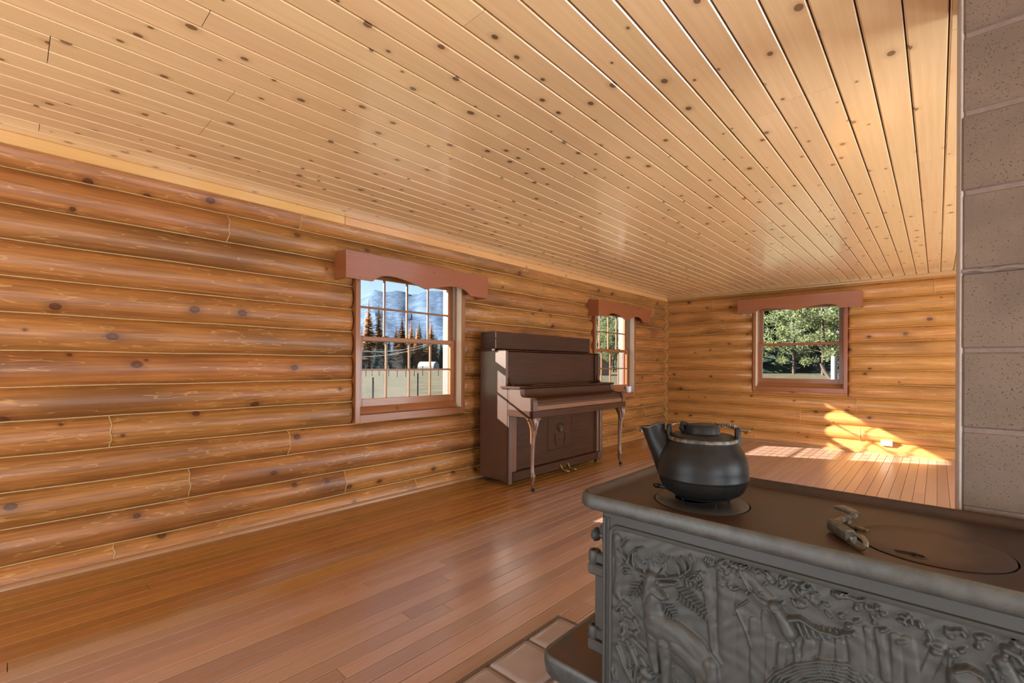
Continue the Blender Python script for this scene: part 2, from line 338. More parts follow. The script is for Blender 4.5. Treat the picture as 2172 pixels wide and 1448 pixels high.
# ------------------------------------------------------------------ mesh builder
class MB:
    def __init__(self):
        self.v = []
        self.f = []
    def add(self, vs, fs):
        o = len(self.v)
        self.v += [tuple(p) for p in vs]
        self.f += [tuple(i + o for i in f) for f in fs]
        return self
    def box(self, x0, x1, y0, y1, z0, z1):
        return self.add([(x0, y0, z0), (x1, y0, z0), (x1, y1, z0), (x0, y1, z0), (x0, y0, z1), (x1, y0, z1), (x1, y1, z1), (x0, y1, z1)],
                        [(0, 3, 2, 1), (4, 5, 6, 7), (0, 1, 5, 4), (1, 2, 6, 5), (2, 3, 7, 6), (3, 0, 4, 7)])
    def cbox(self, x0, x1, y0, y1, z0, z1, c=0.004):
        """box with chamfered edges"""
        c = min(c, (x1 - x0) / 2.2, (y1 - y0) / 2.2, (z1 - z0) / 2.2)
        bm = bmesh.new()
        bmesh.ops.create_cube(bm, size=1.0)
        for v in bm.verts:
            v.co = Vector((x0 if v.co.x < 0 else x1, y0 if v.co.y < 0 else y1, z0 if v.co.z < 0 else z1))
        bmesh.ops.bevel(bm, geom=bm.edges[:], offset=c, segments=1, affect='EDGES')
        bm.verts.index_update()
        vs = [v.co[:] for v in bm.verts]
        fs = [tuple(v.index for v in f.verts) for f in bm.faces]
        bm.free()
        return self.add(vs, fs)
    def prism(self, prof, a, b, axis='Y'):
        """closed 2-D profile extruded along axis; profile pairs are the two other axes in x,y,z order"""
        n = len(prof)
        def P(q, t):
            return {'X': (t, q[0], q[1]), 'Y': (q[0], t, q[1]), 'Z': (q[0], q[1], t)}[axis]
        vs = [P(q, a) for q in prof] + [P(q, b) for q in prof]
        fs = [(i, (i + 1) % n, n + (i + 1) % n, n + i) for i in range(n)]
        fs += [tuple(range(n))[::-1], tuple(range(n, 2 * n))]
        return self.add(vs, fs)
    def loft(self, rings, cap=True, closed=True):
        n = len(rings[0])
        vs = [p for r in rings for p in r]
        fs = []
        for k in range(len(rings) - 1):
            for i in range(n if closed else n - 1):
                j = (i + 1) % n
                fs.append((k * n + i, k * n + j, (k + 1) * n + j, (k + 1) * n + i))
        if cap:
            fs.append(tuple(range(n))[::-1])
            fs.append(tuple((len(rings) - 1) * n + i for i in range(n)))
        return self.add(vs, fs)
    def tube(self, pts, rad, n=8, cap=True, squash=None):
        pts = [Vector(p) for p in pts]
        if not hasattr(rad, '__len__'):
            rad = [rad] * len(pts)
        rings = []
        up = None
        for i, p in enumerate(pts):
            t = (pts[min(i + 1, len(pts) - 1)] - pts[max(i - 1, 0)]).normalized()
            if up is None:
                ref = Vector((0, 0, 1)) if abs(t.z) < 0.9 else Vector((1, 0, 0))
                up = (ref - t * ref.dot(t)).normalized()
            else:
                up = (up - t * up.dot(t)).normalized()
            sd = t.cross(up)
            s = squash or 1.0
            rings.append([p + rad[i] * (math.cos(2 * PI * k / n) * up + s * math.sin(2 * PI * k / n) * sd) for k in range(n)])
        return self.loft(rings, cap)
    def lathe(self, prof, c, n=32, a0=0.0):
        rings = [[(c[0] + r * math.cos(a0 + 2 * PI * k / n), c[1] + r * math.sin(a0 + 2 * PI * k / n), c[2] + z) for k in range(n)] for r, z in prof]
        return self.loft(rings, True)
    def ball(self, c, r, n=12, sx=1, sy=1, sz=1):
        m = n // 2
        rings = []
        for i in range(1, m):
            th = PI * i / m
            rings.append([(c[0] + sx * r * math.sin(th) * math.cos(2 * PI * k / n), c[1] + sy * r * math.sin(th) * math.sin(2 * PI * k / n), c[2] - sz * r * math.cos(th)) for k in range(n)])
        return self.loft(rings, True)
    def mesh(self, name, mat, org=(0, 0, 0), smooth=0.7):
        me = bpy.data.meshes.new(name)
        ox, oy, oz = org
        me.from_pydata([(x - ox, y - oy, z - oz) for x, y, z in self.v], [], self.f)
        me.materials.append(M[mat] if isinstance(mat, str) else mat)
        bm = bmesh.new()
        bm.from_mesh(me)
        bmesh.ops.recalc_face_normals(bm, faces=bm.faces)
        bm.to_mesh(me)
        bm.free()
        if smooth:
            me.polygons.foreach_set('use_smooth', [True] * len(me.polygons))
            me.set_sharp_from_angle(angle=smooth)
        return me

def place(name, me, loc=(0, 0, 0), parent=None, rot=None, scale=None):
    o = bpy.data.objects.new(name, me)
    COL.objects.link(o)
    o.location = loc
    if rot: o.rotation_euler = rot
    if scale: o.scale = scale
    if parent is not None: o.parent = parent
    return o

def part(name, mb, mat, parent, label=None, smooth=0.7, kind=None):
    """mesh given in world coordinates, hung under an unrotated parent"""
    org = world_loc(parent)
    o = place(name, mb.mesh(name, mat, org, smooth), (0, 0, 0), parent)
    if label: o['label'] = label
    if kind: o['kind'] = kind
    return o

def world_loc(o):
    p = Vector((0, 0, 0))
    while o is not None:
        p = p + Vector(o.location)
        o = o.parent
    return p

def thing(name, label, cat, loc, group=None):
    o = bpy.data.objects.new(name, None)
    COL.objects.link(o)
    o.empty_display_size = 0.1
    o.location = loc
    tag(o, label, cat, group)
    return o

def tag(o, label, cat, group=None):
    o['label'] = label
    o['category'] = cat
    if group: o['group'] = group
    return o

def solo(name, mb, mat, label, cat, loc, group=None, smooth=0.7):
    o = place(name, mb.mesh(name, mat, loc, smooth), loc)
    return tag(o, label, cat, group)

def struct(name, mb, mat, label=None):
    o = place(name, mb.mesh(name, mat))
    o['kind'] = 'structure'
    if label: o['label'] = label
    return o

def rrect(x0, x1, y0, y1, r, z, seg=5):
    pts = []
    for cx, cy, a in ((x1 - r, y1 - r, 0), (x0 + r, y1 - r, 90), (x0 + r, y0 + r, 180), (x1 - r, y0 + r, 270)):
        for k in range(seg + 1):
            t = math.radians(a + 90 * k / seg)
            pts.append((cx + r * math.cos(t), cy + r * math.sin(t), z))
    return pts

# ================================================================== THE ROOM
LJ = [0.0, 0.114, 0.316, 0.518, 0.715, 0.913, 1.104, 1.309, 1.521, 1.720, 1.923, 2.120, 2.321, 2.50]      # log joints, left wall
BJ = [0.0, 0.157, 0.364, 0.571, 0.778, 0.985, 1.192, 1.399, 1.600, 1.800, 2.010, 2.222, 2.434, 2.50]      # log joints, back wall
SAG = 0.058
WIN_H = 1.385
W1 = (2.035, 3.300, 0.747)      # along the left wall from, to, bottom of frame
W2 = (5.845, 7.110, 0.747)
W3 = (1.484, 2.762, 0.866)      # along the back wall

def bulge(z, z0, z1):
    """depth of the log face behind the crest plane at height z"""
    h = (z1 - z0) / 2
    R = (h * h + SAG * SAG) / (2 * SAG)
    d = min(1.0, abs(z - (z0 + z1) / 2) / h) * h
    return R - math.sqrt(max(0.0, R * R - d * d))

def log_rows(joints):
    """real log limits per row: the bottom and top rows are cut by floor and ceiling"""
    rows = []
    for i in range(len(joints) - 1):
        z0, z1 = joints[i], joints[i + 1]
        f0, f1 = z0, z1
        if i == 0: f0 = z1 - 0.205
        if i == len(joints) - 2: f1 = z0 + 0.205
        rows.append((z0, z1, f0, f1))
    return rows

def log_mesh(a, b, row, end_a='butt', end_b='butt', axis='Y', ztop=None, seed=0, name='log'):
    """one half-round log from a to b; face towards +x (left wall) or -y (back wall)"""
    z0, z1, f0, f1 = row
    z1c = ztop or z1
    rg = random.Random(seed)
    nz = 9
    eps = 0.0015
    zs = [z0 + eps + (z1c - z0 - 2 * eps) * k / (nz - 1) for k in range(nz)]
    ts = [(a, end_a == 'round' and 0.15 or 1.0)]
    if end_a == 'round': ts += [(a + 0.008, 0.55), (a + 0.022, 0.82), (a + 0.05, 0.97)]
    n = max(1, int((b - a) / 0.35))
    for k in range(1, n): ts.append((a + (b - a) * k / n, 1.0))
    if end_b == 'round': ts += [(b - 0.05, 0.97), (b - 0.022, 0.82), (b - 0.008, 0.55)]
    ts.append((b, end_b == 'round' and 0.15 or 1.0))
    ts = sorted(ts)
    rings = []
    ph = rg.uniform(0, 6)
    for t, s in ts:
        wob = 0.003 * math.sin(t * 2.1 + ph) + 0.002 * math.sin(t * 5.3 + ph * 2)
        ring = []
        for z in zs:
            d = SAG - bulge(z, f0, f1)
            d = d * s * (1 + wob * 12) - SAG
            ring.append((d, t, z) if axis == 'Y' else (t, L - d, z))
        back = -0.105
        ring.append((back, t, zs[-1]) if axis == 'Y' else (t, L - back, zs[-1]))
        ring.append((back, t, zs[0]) if axis == 'Y' else (t, L - back, zs[0]))
        rings.append(ring)
    mb = MB()
    mb.loft(rings)
    return mb

def wall_core(axis, lo, hi, holes):
    """slab behind the logs, with the window openings left out"""
    mb = MB()
    def bx(t0, t1, z0, z1):
        if axis == 'Y': mb.box(-0.32, -0.10, t0, t1, z0, z1)
        else: mb.box(t0, t1, L + 0.10, L + 0.32, z0, z1)
    t = lo
    for (h0, h1, zb) in sorted(holes):
        bx(t, h0, 0, H + 0.2)
        bx(h0, h1, 0, zb - 0.025)
        bx(h0, h1, zb + WIN_H, H + 0.2)
        t = h1
    bx(t, hi, 0, H + 0.2)
    return mb

wall_left = struct('wall_left', wall_core('Y', YF - 0.3, L + 0.32, [W1, W2]), 'dark_back', 'left wall of stacked varnished half-round logs')
wall_back = struct('wall_back', wall_core('X', -0.10, WR + 0.3, [W3]), 'dark_back', 'back wall of stacked varnished half-round logs')

left_butts = {12: [1.57, 4.9], 11: [1.06, 4.6, 7.79], 4: [0.42, 4.7], 3: [1.49, 5.4], 2: [0.83, 4.2, 7.49], 1: [1.96, 5.9], 0: [0.44, 2.7, 6.3],
              10: [-0.8], 9: [-1.2], 8: [-0.5], 7: [-1.5], 6: [-0.9], 5: [-0.4]}
back_butts = {11: [0.83, 3.70], 10: [3.9], 3: [2.87], 2: [2.16, 4.6], 1: [2.91, 5.2], 0: [1.53, 4.1], 9: [4.4], 8: [4.8], 7: [4.2], 6: [5.0], 5: [4.5], 4: [4.9]}

def build_logs(wall, joints, lo, hi, holes, butts, axis, mat):
    sd = 100
    for i, row in enumerate(log_rows(joints)):
        z0, z1 = row[0], row[1]
        spans = [(lo, hi, 'butt', 'butt')]
        extra = []
        for (h0, h1, zb) in holes:
            if z1 > zb + 0.02 and z0 < zb + WIN_H - 0.03:
                new = []
                for a, b, ea, eb in spans:
                    if a < h0 and b > h1:
                        new += [(a, h0, ea, 'round'), (h1, b, 'round', eb)]
                        if z0 < zb - 0.03: extra.append((h0, h1, zb - 0.026))
                    else: new.append((a, b, ea, eb))
                spans = new
        for a, b, ea, eb in spans:
            cuts = [c for c in butts.get(i, []) if a + 0.2 < c < b - 0.2]
            pts = [a] + cuts + [b]
            for k in range(len(pts) - 1):
                sd += 1
                g = 0.002
                mb = log_mesh(pts[k] + (g if k else 0), pts[k + 1] - (g if k < len(pts) - 2 else 0), row,
                              ea if k == 0 else 'butt', eb if k == len(pts) - 2 else 'butt', axis, None, sd)
                part('log', mb, mat, wall, smooth=0.9)
        for a, b, zt in extra:
            sd += 1
            part('log', log_mesh(a, b, row, 'butt', 'butt', axis, zt, sd), mat, wall, smooth=0.9)
        # pale caulk beads along the joint above this row and at its butt joints
        if i < len(joints) - 2:
            for a, b, ea, eb in spans_at(joints[i + 1], lo, hi, holes):
                mb = MB()
                pts = []
                n = max(2, int((b - a) / 0.25))
                for k in range(n + 1):
                    t = a + (b - a) * k / n
                    dz = 0.0025 * math.sin(t * 7 + i)
                    pts.append((-SAG + 0.004, t, z1 + dz) if axis == 'Y' else (t, L + SAG - 0.004, z1 + dz))
                mb.tube(pts, 0.0048, 6)
                part('caulk_bead', mb, 'caulk', wall)
        for c in butts.get(i, []):
            mb = MB()
            pts = []
            for k in range(9):
                z = z0 + 0.003 + (z1 - z0 - 0.006) * k / 8
                d = bulge(z, row[2], row[3]) - 0.0005
                cc = c + 0.004 * math.sin(k * 1.7 + i)
                pts.append((-d, cc, z) if axis == 'Y' else (cc, L + d, z))
            mb.tube(pts, 0.0036, 6)
            part('caulk_bead', mb, 'caulk', wall)

def spans_at(z, lo, hi, holes):
    sp = [(lo, hi, 0, 0)]
    for (h0, h1, zb) in holes:
        if zb - 0.03 < z < zb + WIN_H:
            new = []
            for a, b, _, _ in sp:
                if a < h0 and b > h1: new += [(a, h0, 0, 0), (h1, b, 0, 0)]
                else: new.append((a, b, 0, 0))
            sp = new
    return sp

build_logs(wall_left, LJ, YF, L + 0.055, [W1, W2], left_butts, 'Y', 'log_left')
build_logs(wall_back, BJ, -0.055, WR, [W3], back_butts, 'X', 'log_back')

# bead of caulk where the two log walls are scribed together
def corner_depth(joints, z):
    for z0, z1, f0, f1 in log_rows(joints):
        if z0 <= z <= z1: return bulge(z, f0, f1)
    return 0.0
mb = MB()
mb.tube([(-corner_depth(LJ, z) + 0.003, L + corner_depth(BJ, z) - 0.003, z) for z in [0.01 + 2.42 * k / 160 for k in range(161)]], 0.0055, 6)
part('caulk_bead', mb, 'caulk', wall_back)

# ---- walls behind the photographer, with windows added for fill light
def plain_wall(name, mk, lo, hi, holes, label):
    mb = MB()
    t = lo
    for (c, w, z0, z1) in sorted(holes):
        mb.box(*mk(t, c - w / 2), 0, H + 0.2)
        mb.box(*mk(c - w / 2, c + w / 2), 0, z0)
        mb.box(*mk(c - w / 2, c + w / 2), z1, H + 0.2)
        t = c + w / 2
    mb.box(*mk(t, hi), 0, H + 0.2)
    return struct(name, mb, 'wall_plain', label)
wall_right = plain_wall('wall_right', lambda a, b: (WR, WR + 0.3, a, b), YF - 0.3, L + 0.32, RIGHT_ADDED_WINDOWS, 'right wall with tall windows added for fill light, outside the picture')
wall_front = plain_wall('wall_front', lambda a, b: (a, b, YF - 0.3, YF), -0.1, WR, FRONT_ADDED_WINDOWS, 'front wall with tall windows added for fill light, behind the photographer')
def unseen_window(name, mk, w, z0, z1):  # frame and panes of a window added around a fill light
    o = bpy.data.objects.new(name, None)
    COL.objects.link(o)
    o['kind'] = 'structure'
    mb = MB()
    for a, b, c, d in ((-w / 2, -w / 2 + 0.06, z0, z1), (w / 2 - 0.06, w / 2, z0, z1), (-w / 2, w / 2, z0, z0 + 0.06), (-w / 2, w / 2, z1 - 0.06, z1), (-0.03, 0.03, z0, z1)):
        mb.box(*mk(a, b, 0.1, 0.16), c, d)
    part('window_frame', mb, 'red_wood_z', o)
    for s in (-1, 1):
        part('pane', MB().box(*mk(min(0, s * w / 2), max(0, s * w / 2), 0.125, 0.13), z0, z1), 'glass', o)
    return o
for i, (c, w, z0, z1) in enumerate(RIGHT_ADDED_WINDOWS):
    unseen_window('window_%d' % (4 + i), lambda a, b, d0, d1, c=c: (WR + d0, WR + d1, c + a, c + b), w, z0, z1)
for i, (c, w, z0, z1) in enumerate(FRONT_ADDED_WINDOWS):
    unseen_window('window_%d' % (7 + i), lambda a, b, d0, d1, c=c: (c + a, c + b, YF - d1, YF - d0), w, z0, z1)

# ---- ceiling: tongue-and-groove pine boards
ceiling = struct('ceiling', MB().box(-0.1, WR, YF, L + 0.1, H + 0.016, H + 0.16), 'gap', 'ceiling of knotty pine boards')
PIT = 0.12157
CX0 = 0.112
cp = [(-PIT / 2 + 0.0042, 0.018), (-PIT / 2 + 0.0042, 0.0085), (-PIT / 2 + 0.0080, 0.0075), (-PIT / 2 + 0.0105, 0.0), (PIT / 2 - 0.0035, 0.0), (PIT / 2 - 0.0004, 0.0035), (PIT / 2 - 0.0004, 0.018)]
plank_me = MB().prism(cp, 0.0, 1.0, 'Y').mesh('ceiling_board', 'ceiling', (0, 0, 0), 0)
ceil_butts = {13: [0.48, 3.7, 6.9], 19: [-1.2, 1.138, 4.48], 15: [-0.4, 1.846, 5.2], 10: [1.837, 4.9], 21: [-0.9, 2.509, 6.2], 25: [-0.6, 2.49, 5.4], 26: [-0.3, 2.499, 6.1],
              29: [0.4, 3.796], 30: [2.384, 3.81, 6.3], 20: [0.1, 4.48, 7.2]}
rg = random.Random(21)
k = -1
while CX0 + k * PIT < WR:
    xa = CX0 + k * PIT
    cuts = ceil_butts.get(k)
    if cuts is None:
        cuts = []
        t = YF + rg.choice([0.9, 1.5, 2.1, 2.7, 3.3])
        while t < L - 0.8:
            cuts.append(t)
            t += rg.choice([3.05, 3.66, 4.27, 4.88])
    pts = [YF] + sorted(cuts) + [L + 0.08]
    for a, b in zip(pts, pts[1:]):
        place('ceiling_board', plank_me, (xa + PIT / 2, a + 0.0012, H + rg.uniform(-0.0006, 0.0006)), ceiling, None, (1, b - a - 0.0024, 1))
    k += 1

# ---- floor: narrow strip boards
floor = struct('floor', MB().box(-0.1, WR, YF, L + 0.1, -0.12, -0.017), 'gap', 'worn reddish strip wood floor')
FP = 0.0858
fp = [(-FP / 2 + 0.0016, -0.018), (-FP / 2 + 0.0016, -0.0018), (-FP / 2 + 0.0034, 0.0), (FP / 2 - 0.0034, 0.0), (FP / 2 - 0.0016, -0.0018), (FP / 2 - 0.0016, -0.018)]
strip_me = MB().prism(fp, 0.0, 1.0, 'Y').mesh('floor_board', 'floor', (0, 0, 0), 0)
k = -1
rest = MB()
while 0.047 + k * FP < WR:
    xa = 0.047 + k * FP
    t = YF + rg.uniform(0.6, 2.6)
    cuts = []
    while t < L - 0.5:
        cuts.append(t)
        t += rg.uniform(2.2, 4.4)
    pts = [YF] + cuts + [L + 0.08]
    for a, b in zip(pts, pts[1:]):
        if xa < 4.7 and b > -0.6:
            place('floor_board', strip_me, (xa + FP / 2, a + 0.0012, rg.uniform(-0.0007, 0.0)), floor, None, (1, b - a - 0.0024, 1))
        else:
            rest.prism([(x + xa + FP / 2, z) for x, z in fp], a + 0.001, b - 0.001, 'Y')
    k += 1
part('floor_boards_beyond', rest, 'floor', floor, smooth=0, kind='stuff')

# ---- trims
tr1 = struct('trim_1', MB().cbox(-0.06, 0.012, YF, 1.93, 2.430, H, 0.004), 'trim', 'flat pine trim board along the top of the left log wall, near piece')
struct('trim_2', MB().cbox(-0.06, 0.012, 1.932, L, 2.430, H, 0.004), 'trim', 'flat pine trim board along the top of the left log wall, far piece')
struct('trim_3', MB().prism([(L - 0.030, H), (L - 0.030, H - 0.012), (L - 0.010, H - 0.030), (L - 0.008, H - 0.045), (L + 0.05, H - 0.045), (L + 0.05, H)], 0.0, WR, 'X'), 'trim_back', 'small crown moulding along the top of the back log wall')
struct('baseboard_left', MB().prism([(-0.03, 0.0), (0.022, 0.0), (0.022, 0.012), (0.014, 0.024), (0.002, 0.030), (-0.03, 0.030)], YF, L, 'Y'), 'base_trim', 'slim base moulding under the left log wall')
struct('baseboard_back', MB().prism([(L - 0.022, 0.0), (L + 0.03, 0.0), (L + 0.03, 0.030), (L - 0.002, 0.030), (L - 0.014, 0.024), (L - 0.022, 0.012)], 0.0, WR, 'X'), 'base_trim', 'slim base moulding under the back log wall')

# ---- windows
def make_window(name, label, loc, rz, W, grid, hm, lat):
    """local x along the wall (left to right seen from the room), y outwards, z up from the frame bottom"""
    root = bpy.data.objects.new(name, None)
    COL.objects.link(root)
    root.location = loc
    root.rotation_euler = (0, 0, rz)
    root['kind'] = 'structure'
    root['label'] = label
    def P(nm, mb, mat, par=root, lab=None):
        o = place(nm, mb.mesh(nm, mat, (0, 0, 0), 0.5), (0, 0, 0), par)
        if lab: o['label'] = lab
        return o
    F = 0.045
    HT = WIN_H
    P('jamb', MB().cbox(0, F, -0.012, 0.19, -0.025, HT, 0.003), 'red_wood_z')
    P('jamb', MB().cbox(W - F, W, -0.012, 0.19, -0.025, HT, 0.003), 'red_wood_z')
    P('outer_casing', MB().cbox(0, F + 0.022, 0.1905, 0.285, -0.025, HT, 0.003), 'outer_paint')
    P('outer_casing', MB().cbox(W - F - 0.022, W, 0.1905, 0.285, -0.025, HT, 0.003), 'outer_paint')
    P('head_jamb', MB().cbox(F, W - F, -0.010, 0.30, HT - F, HT, 0.003), hm)
    P('window_sill', MB().cbox(F, W - F, -0.012, 0.30, -0.025, F, 0.003), hm)
    for x0, x1 in ((F, F + 0.004), (W - F - 0.004, W - F)):
        P('jamb_lining', MB().box(x0, x1, 0.0, 0.075, F, HT - F), 'jamb')
    for s in (0, 1):
        X = (lambda a, b: (F + a, F + b)) if s == 0 else (lambda a, b: (W - F - b, W - F - a))
        P('inner_stop', MB().cbox(*X(0, 0.016), 0.075, 0.088, F, HT - F, 0.002), 'red_wood_z')
        P('jamb_liner', MB().box(*X(0, 0.008), 0.088, 0.172, F, HT - F).box(*X(0.008, 0.012), 0.124, 0.130, F, HT - F), 'liner')
        P('outer_stop', MB().cbox(*X(0, 0.022), 0.172, 0.19, F, HT - F, 0.002), 'red_wood_z')
    P('sill_stop', MB().prism([(0.058, F), (0.200, F), (0.200, 0.110), (0.092, 0.110), (0.086, 0.104), (0.066, 0.070)], F, W - F, 'X'), hm)
    for nm, y0, x0, z0, gz0, gz1, z1, st in (('lower_sash', 0.090, F + 0.012, 0.107, 0.177, 0.708, 0.748, 0.060), ('upper_sash', 0.130, F + 0.012, 0.706, 0.744, 1.290, 1.338, 0.064)):
        y1 = y0 + 0.034
        xa, xb = x0, W - x0
        sm = MB().cbox(xa, xa + st, y0, y1, z0, z1, 0.003).cbox(xb - st, xb, y0, y1, z0, z1, 0.003)
        sm.cbox(xa + st, xb - st, y0, y1, z0, gz0, 0.003).cbox(xa + st, xb - st, y0, y1, gz1, z1, 0.003)
        sash = P(nm, sm, hm)
        gx0, gx1 = xa + st, xb - st
        nx, nz = grid
        for i in range(1, nx):
            x = gx0 + (gx1 - gx0) * i / nx
            P('muntin', MB().cbox(x - 0.009, x + 0.009, y0 + 0.006, y1 - 0.006, gz0, gz1, 0.003), 'muntin', sash)
        for j in range(1, nz):
            z = gz0 + (gz1 - gz0) * j / nz
            P('muntin', MB().cbox(gx0, gx1, y0 + 0.007, y1 - 0.007, z - 0.009, z + 0.009, 0.003), 'muntin', sash)
        for i in range(nx):
            for j in range(nz):
                xA = gx0 + (gx1 - gx0) * i / nx
                xB = gx0 + (gx1 - gx0) * (i + 1) / nx
                zA = gz0 + (gz1 - gz0) * j / nz
                zB = gz0 + (gz1 - gz0) * (j + 1) / nz
                P('pane', MB().box(xA + 0.002, xB - 0.002, (y0 + y1) / 2 - 0.001, (y0 + y1) / 2 + 0.001, zA + 0.002, zB - 0.002), 'glass', sash)
        if nm == 'lower_sash':
            for fx in (0.24, 0.76):
                x = gx0 + (gx1 - gx0) * fx
                P('latch', MB().cbox(x - 0.030, x + 0.030, y0 + 0.004, y1 - 0.004, z1, z1 + 0.006, 0.002).cbox(x - 0.012, x + 0.020, y0 + 0.008, y1 - 0.010, z1 + 0.006, z1 + 0.014, 0.002), 'latch', sash)
    P('insect_screen', MB().box(F + 0.02, W - F - 0.02, 0.196, 0.197, 0.1, 0.73), 'screen')
    return root

make_window('window_1', 'twelve-inch-grid double-hung window with brown wooden bars in the left log wall, left of the piano', (0, W1[0], W1[2]), PI / 2, W1[1] - W1[0], (4, 2), 'red_wood', None)
make_window('window_2', 'double-hung window with small wooden-barred panes in the left log wall, behind the piano', (0, W2[0], W2[2]), PI / 2, W2[1] - W2[0], (4, 2), 'red_wood', None)
make_window('window_3', 'double-hung window with two plain panes in the back log wall', (W3[0], L, W3[2]), 0, W3[1] - W3[0], (1, 1), 'red_wood_x', None)
bpy.data.objects['window_1']['label'] = 'double-hung window with small wooden-barred panes in the left log wall, left of the piano'

def make_valance(label, loc, rz, length, mat, zb, ht, dep=0.17):
    root = thing('window_valance', label, 'valance', loc, 'scalloped wooden valances over the windows')
    root.rotation_euler = (0, 0, rz)
    def bottom(s):
        s = min(s, length - s)
        a, b = 0.16 * length, 0.5 * length
        if s < a: return 0.0
        t = (s - a) / (b - a)
        return 0.070 * math.sin(PI * t ** 0.62) + (0.004 if s < a + 0.004 else 0)
    n = 72
    prof = [(0, ht), (0, 0)] + [(length * k / n, bottom(length * k / n)) for k in range(1, n)] + [(length, 0), (length, ht)]
    vs = []
    mb = MB()
    rings = []
    for y in (-dep, -dep + 0.02):
        rings.append([(x, y, z) for x, z in prof])
    np_ = len(prof)
    vs = rings[0] + rings[1]
    fs = [(i, (i + 1) % np_, np_ + (i + 1) % np_, np_ + i) for i in range(np_)]
    # faces of the board as quads between the scalloped bottom and the straight top
    top = [(x, z) for x, z in prof[1:-1]]
    mb.add(vs, fs)
    o = len(mb.v)
    for yi, y in enumerate((-dep, -dep + 0.02)):
        base = len(mb.v)
        for x, z in prof[1:-1]:
            mb.v.append((x, y, z)); mb.v.append((x, y, ht))
        for q in range(len(prof) - 3):
            f = (base + 2 * q, base + 2 * q + 2, base + 2 * q + 3, base + 2 * q + 1)
            mb.f.append(f if yi == 0 else f[::-1])
    place('front_board', mb.mesh('front_board', mat, (0, 0, 0), 0.4), (0, 0, 0), root)
    for x0 in (0.0, length - 0.02):
        place('end_board', MB().cbox(x0, x0 + 0.02, -dep + 0.0205, 0.03, 0.0, ht, 0.002).mesh('end_board', mat, (0, 0, 0), 0.4), (0, 0, 0), root)
    place('top_board', MB().cbox(0.021, length - 0.021, -dep + 0.021, 0.0, ht - 0.02, ht, 0.002).mesh('top_board', mat, (0, 0, 0), 0.4), (0, 0, 0), root)
    return root
make_valance('scalloped reddish-brown wooden valance above the barred window left of the piano', (0, 1.857, 1.952), PI / 2, 1.625, 'red_wood', 0, 0.228)
make_valance('scalloped reddish-brown wooden valance above the barred window behind the piano', (0, 5.69, 1.952), PI / 2, 1.625, 'red_wood', 0, 0.228)
make_valance('scalloped reddish-brown wooden valance above the plain two-pane window of the back wall', (1.291, L, 2.097), 0, 1.653, 'red_wood_x', 0, 0.232)

# ---- chimney of concrete blocks
CHX, CHY = 3.786, 1.90
CHW, CHD = 0.47, 0.39
chimney = thing('chimney', 'square chimney column of painted pinkish-grey concrete blocks behind the stove', 'chimney', (CHX + CHW / 2, CHY + CHD / 2, 0))
mb = MB().cbox(CHX + 0.0035, CHX + CHW - 0.0035, CHY + 0.0035, CHY + CHD - 0.0035, 0.0, H + 0.01, 0.004)
part('mortar_core', mb, 'mortar', chimney)
pitch = 0.2316
z = 1.059 - 5 * pitch
i = 0
rb = random.Random(5)
block_me = MB().cbox(0, CHW, 0, CHD, 0.0055, pitch - 0.0055, 0.005).mesh('block', 'block', (0, 0, 0), 0.5)
while z < H:
    z0, z1 = max(0.0, z + 0.0055), min(H + 0.01, z + pitch - 0.0055)
    dx, dy = rb.uniform(-0.002, 0.002), rb.uniform(-0.002, 0.002)
    if z < 0 or z + pitch > H:
        me = MB().cbox(CHX, CHX + CHW, CHY, CHY + CHD, z0, z1, 0.005).mesh('block', 'block', world_loc(chimney), 0.5)
        place('block', me, (dx, dy, 0), chimney)
    else:
        place('block', block_me, (CHX - chimney.location.x + dx, CHY - chimney.location.y + dy, z), chimney)
    z += pitch
part('window_lit_side', MB().cbox(CHX - 0.0045, CHX + 0.003, CHY + 0.004, CHY + CHD, 0.0, H + 0.005, 0.002), 'parging', chimney)  # thin pale slab; the window light on this face is in its colour
# a thick rough bead of mortar squeezed out of one joint
pts = [(CHX + CHW * k / 30, CHY - 0.001 + 0.002 * math.sin(k * 2.3), 1.059 + 2 * pitch + 0.003 * math.sin(k * 1.3)) for k in range(31)]
part('mortar_bead', MB().tube(pts, [0.006 + 0.002 * math.sin(k * 3.1) for k in range(31)], 6), 'mortar', chimney)

# ---- tiled hearth
HX0, HY1, TP = 2.385, 1.815, 0.247
hearth = thing('hearth', 'low hearth of pinkish square tiles under the stove', 'hearth', (3.3, 1.1, 0))
nxh, nyh = 8, 6
part('grout_bed', MB().box(HX0 + 0.01, HX0 + nxh * TP, HY1 - nyh * TP, HY1 - 0.01, 0.0, 0.0145), 'grout', hearth)
mb = MB()
n = 6
tm = []
hw = TP / 2 - 0.006
rings = [rrect(-hw, hw, -hw, hw, 0.012, 0.0), rrect(-hw, hw, -hw, hw, 0.012, 0.013), rrect(-hw + 0.005, hw - 0.005, -hw + 0.005, hw - 0.005, 0.012, 0.019), rrect(-hw + 0.03, hw - 0.03, -hw + 0.03, hw - 0.03, 0.012, 0.0205)]
tile_me = MB().loft(rings).mesh('tile', 'tile', (0, 0, 0), 1.2)
for i in range(nxh):
    for j in range(nyh):
        place('tile', tile_me, (HX0 + (i + 0.5) * TP - 3.3, HY1 - (j + 0.5) * TP - 1.1, rb.uniform(0, 0.0015)), hearth, (rb.uniform(-0.006, 0.006), rb.uniform(-0.006, 0.006), rb.uniform(-0.01, 0.01)))
part('edging', MB().cbox(HX0 - 0.022, HX0 + 0.002, HY1 - nyh * TP, HY1 + 0.02, 0.0, 0.012, 0.003).cbox(HX0 + 0.002, HX0 + nxh * TP, HY1, HY1 + 0.02, 0.0, 0.012, 0.003), 'edge', hearth)

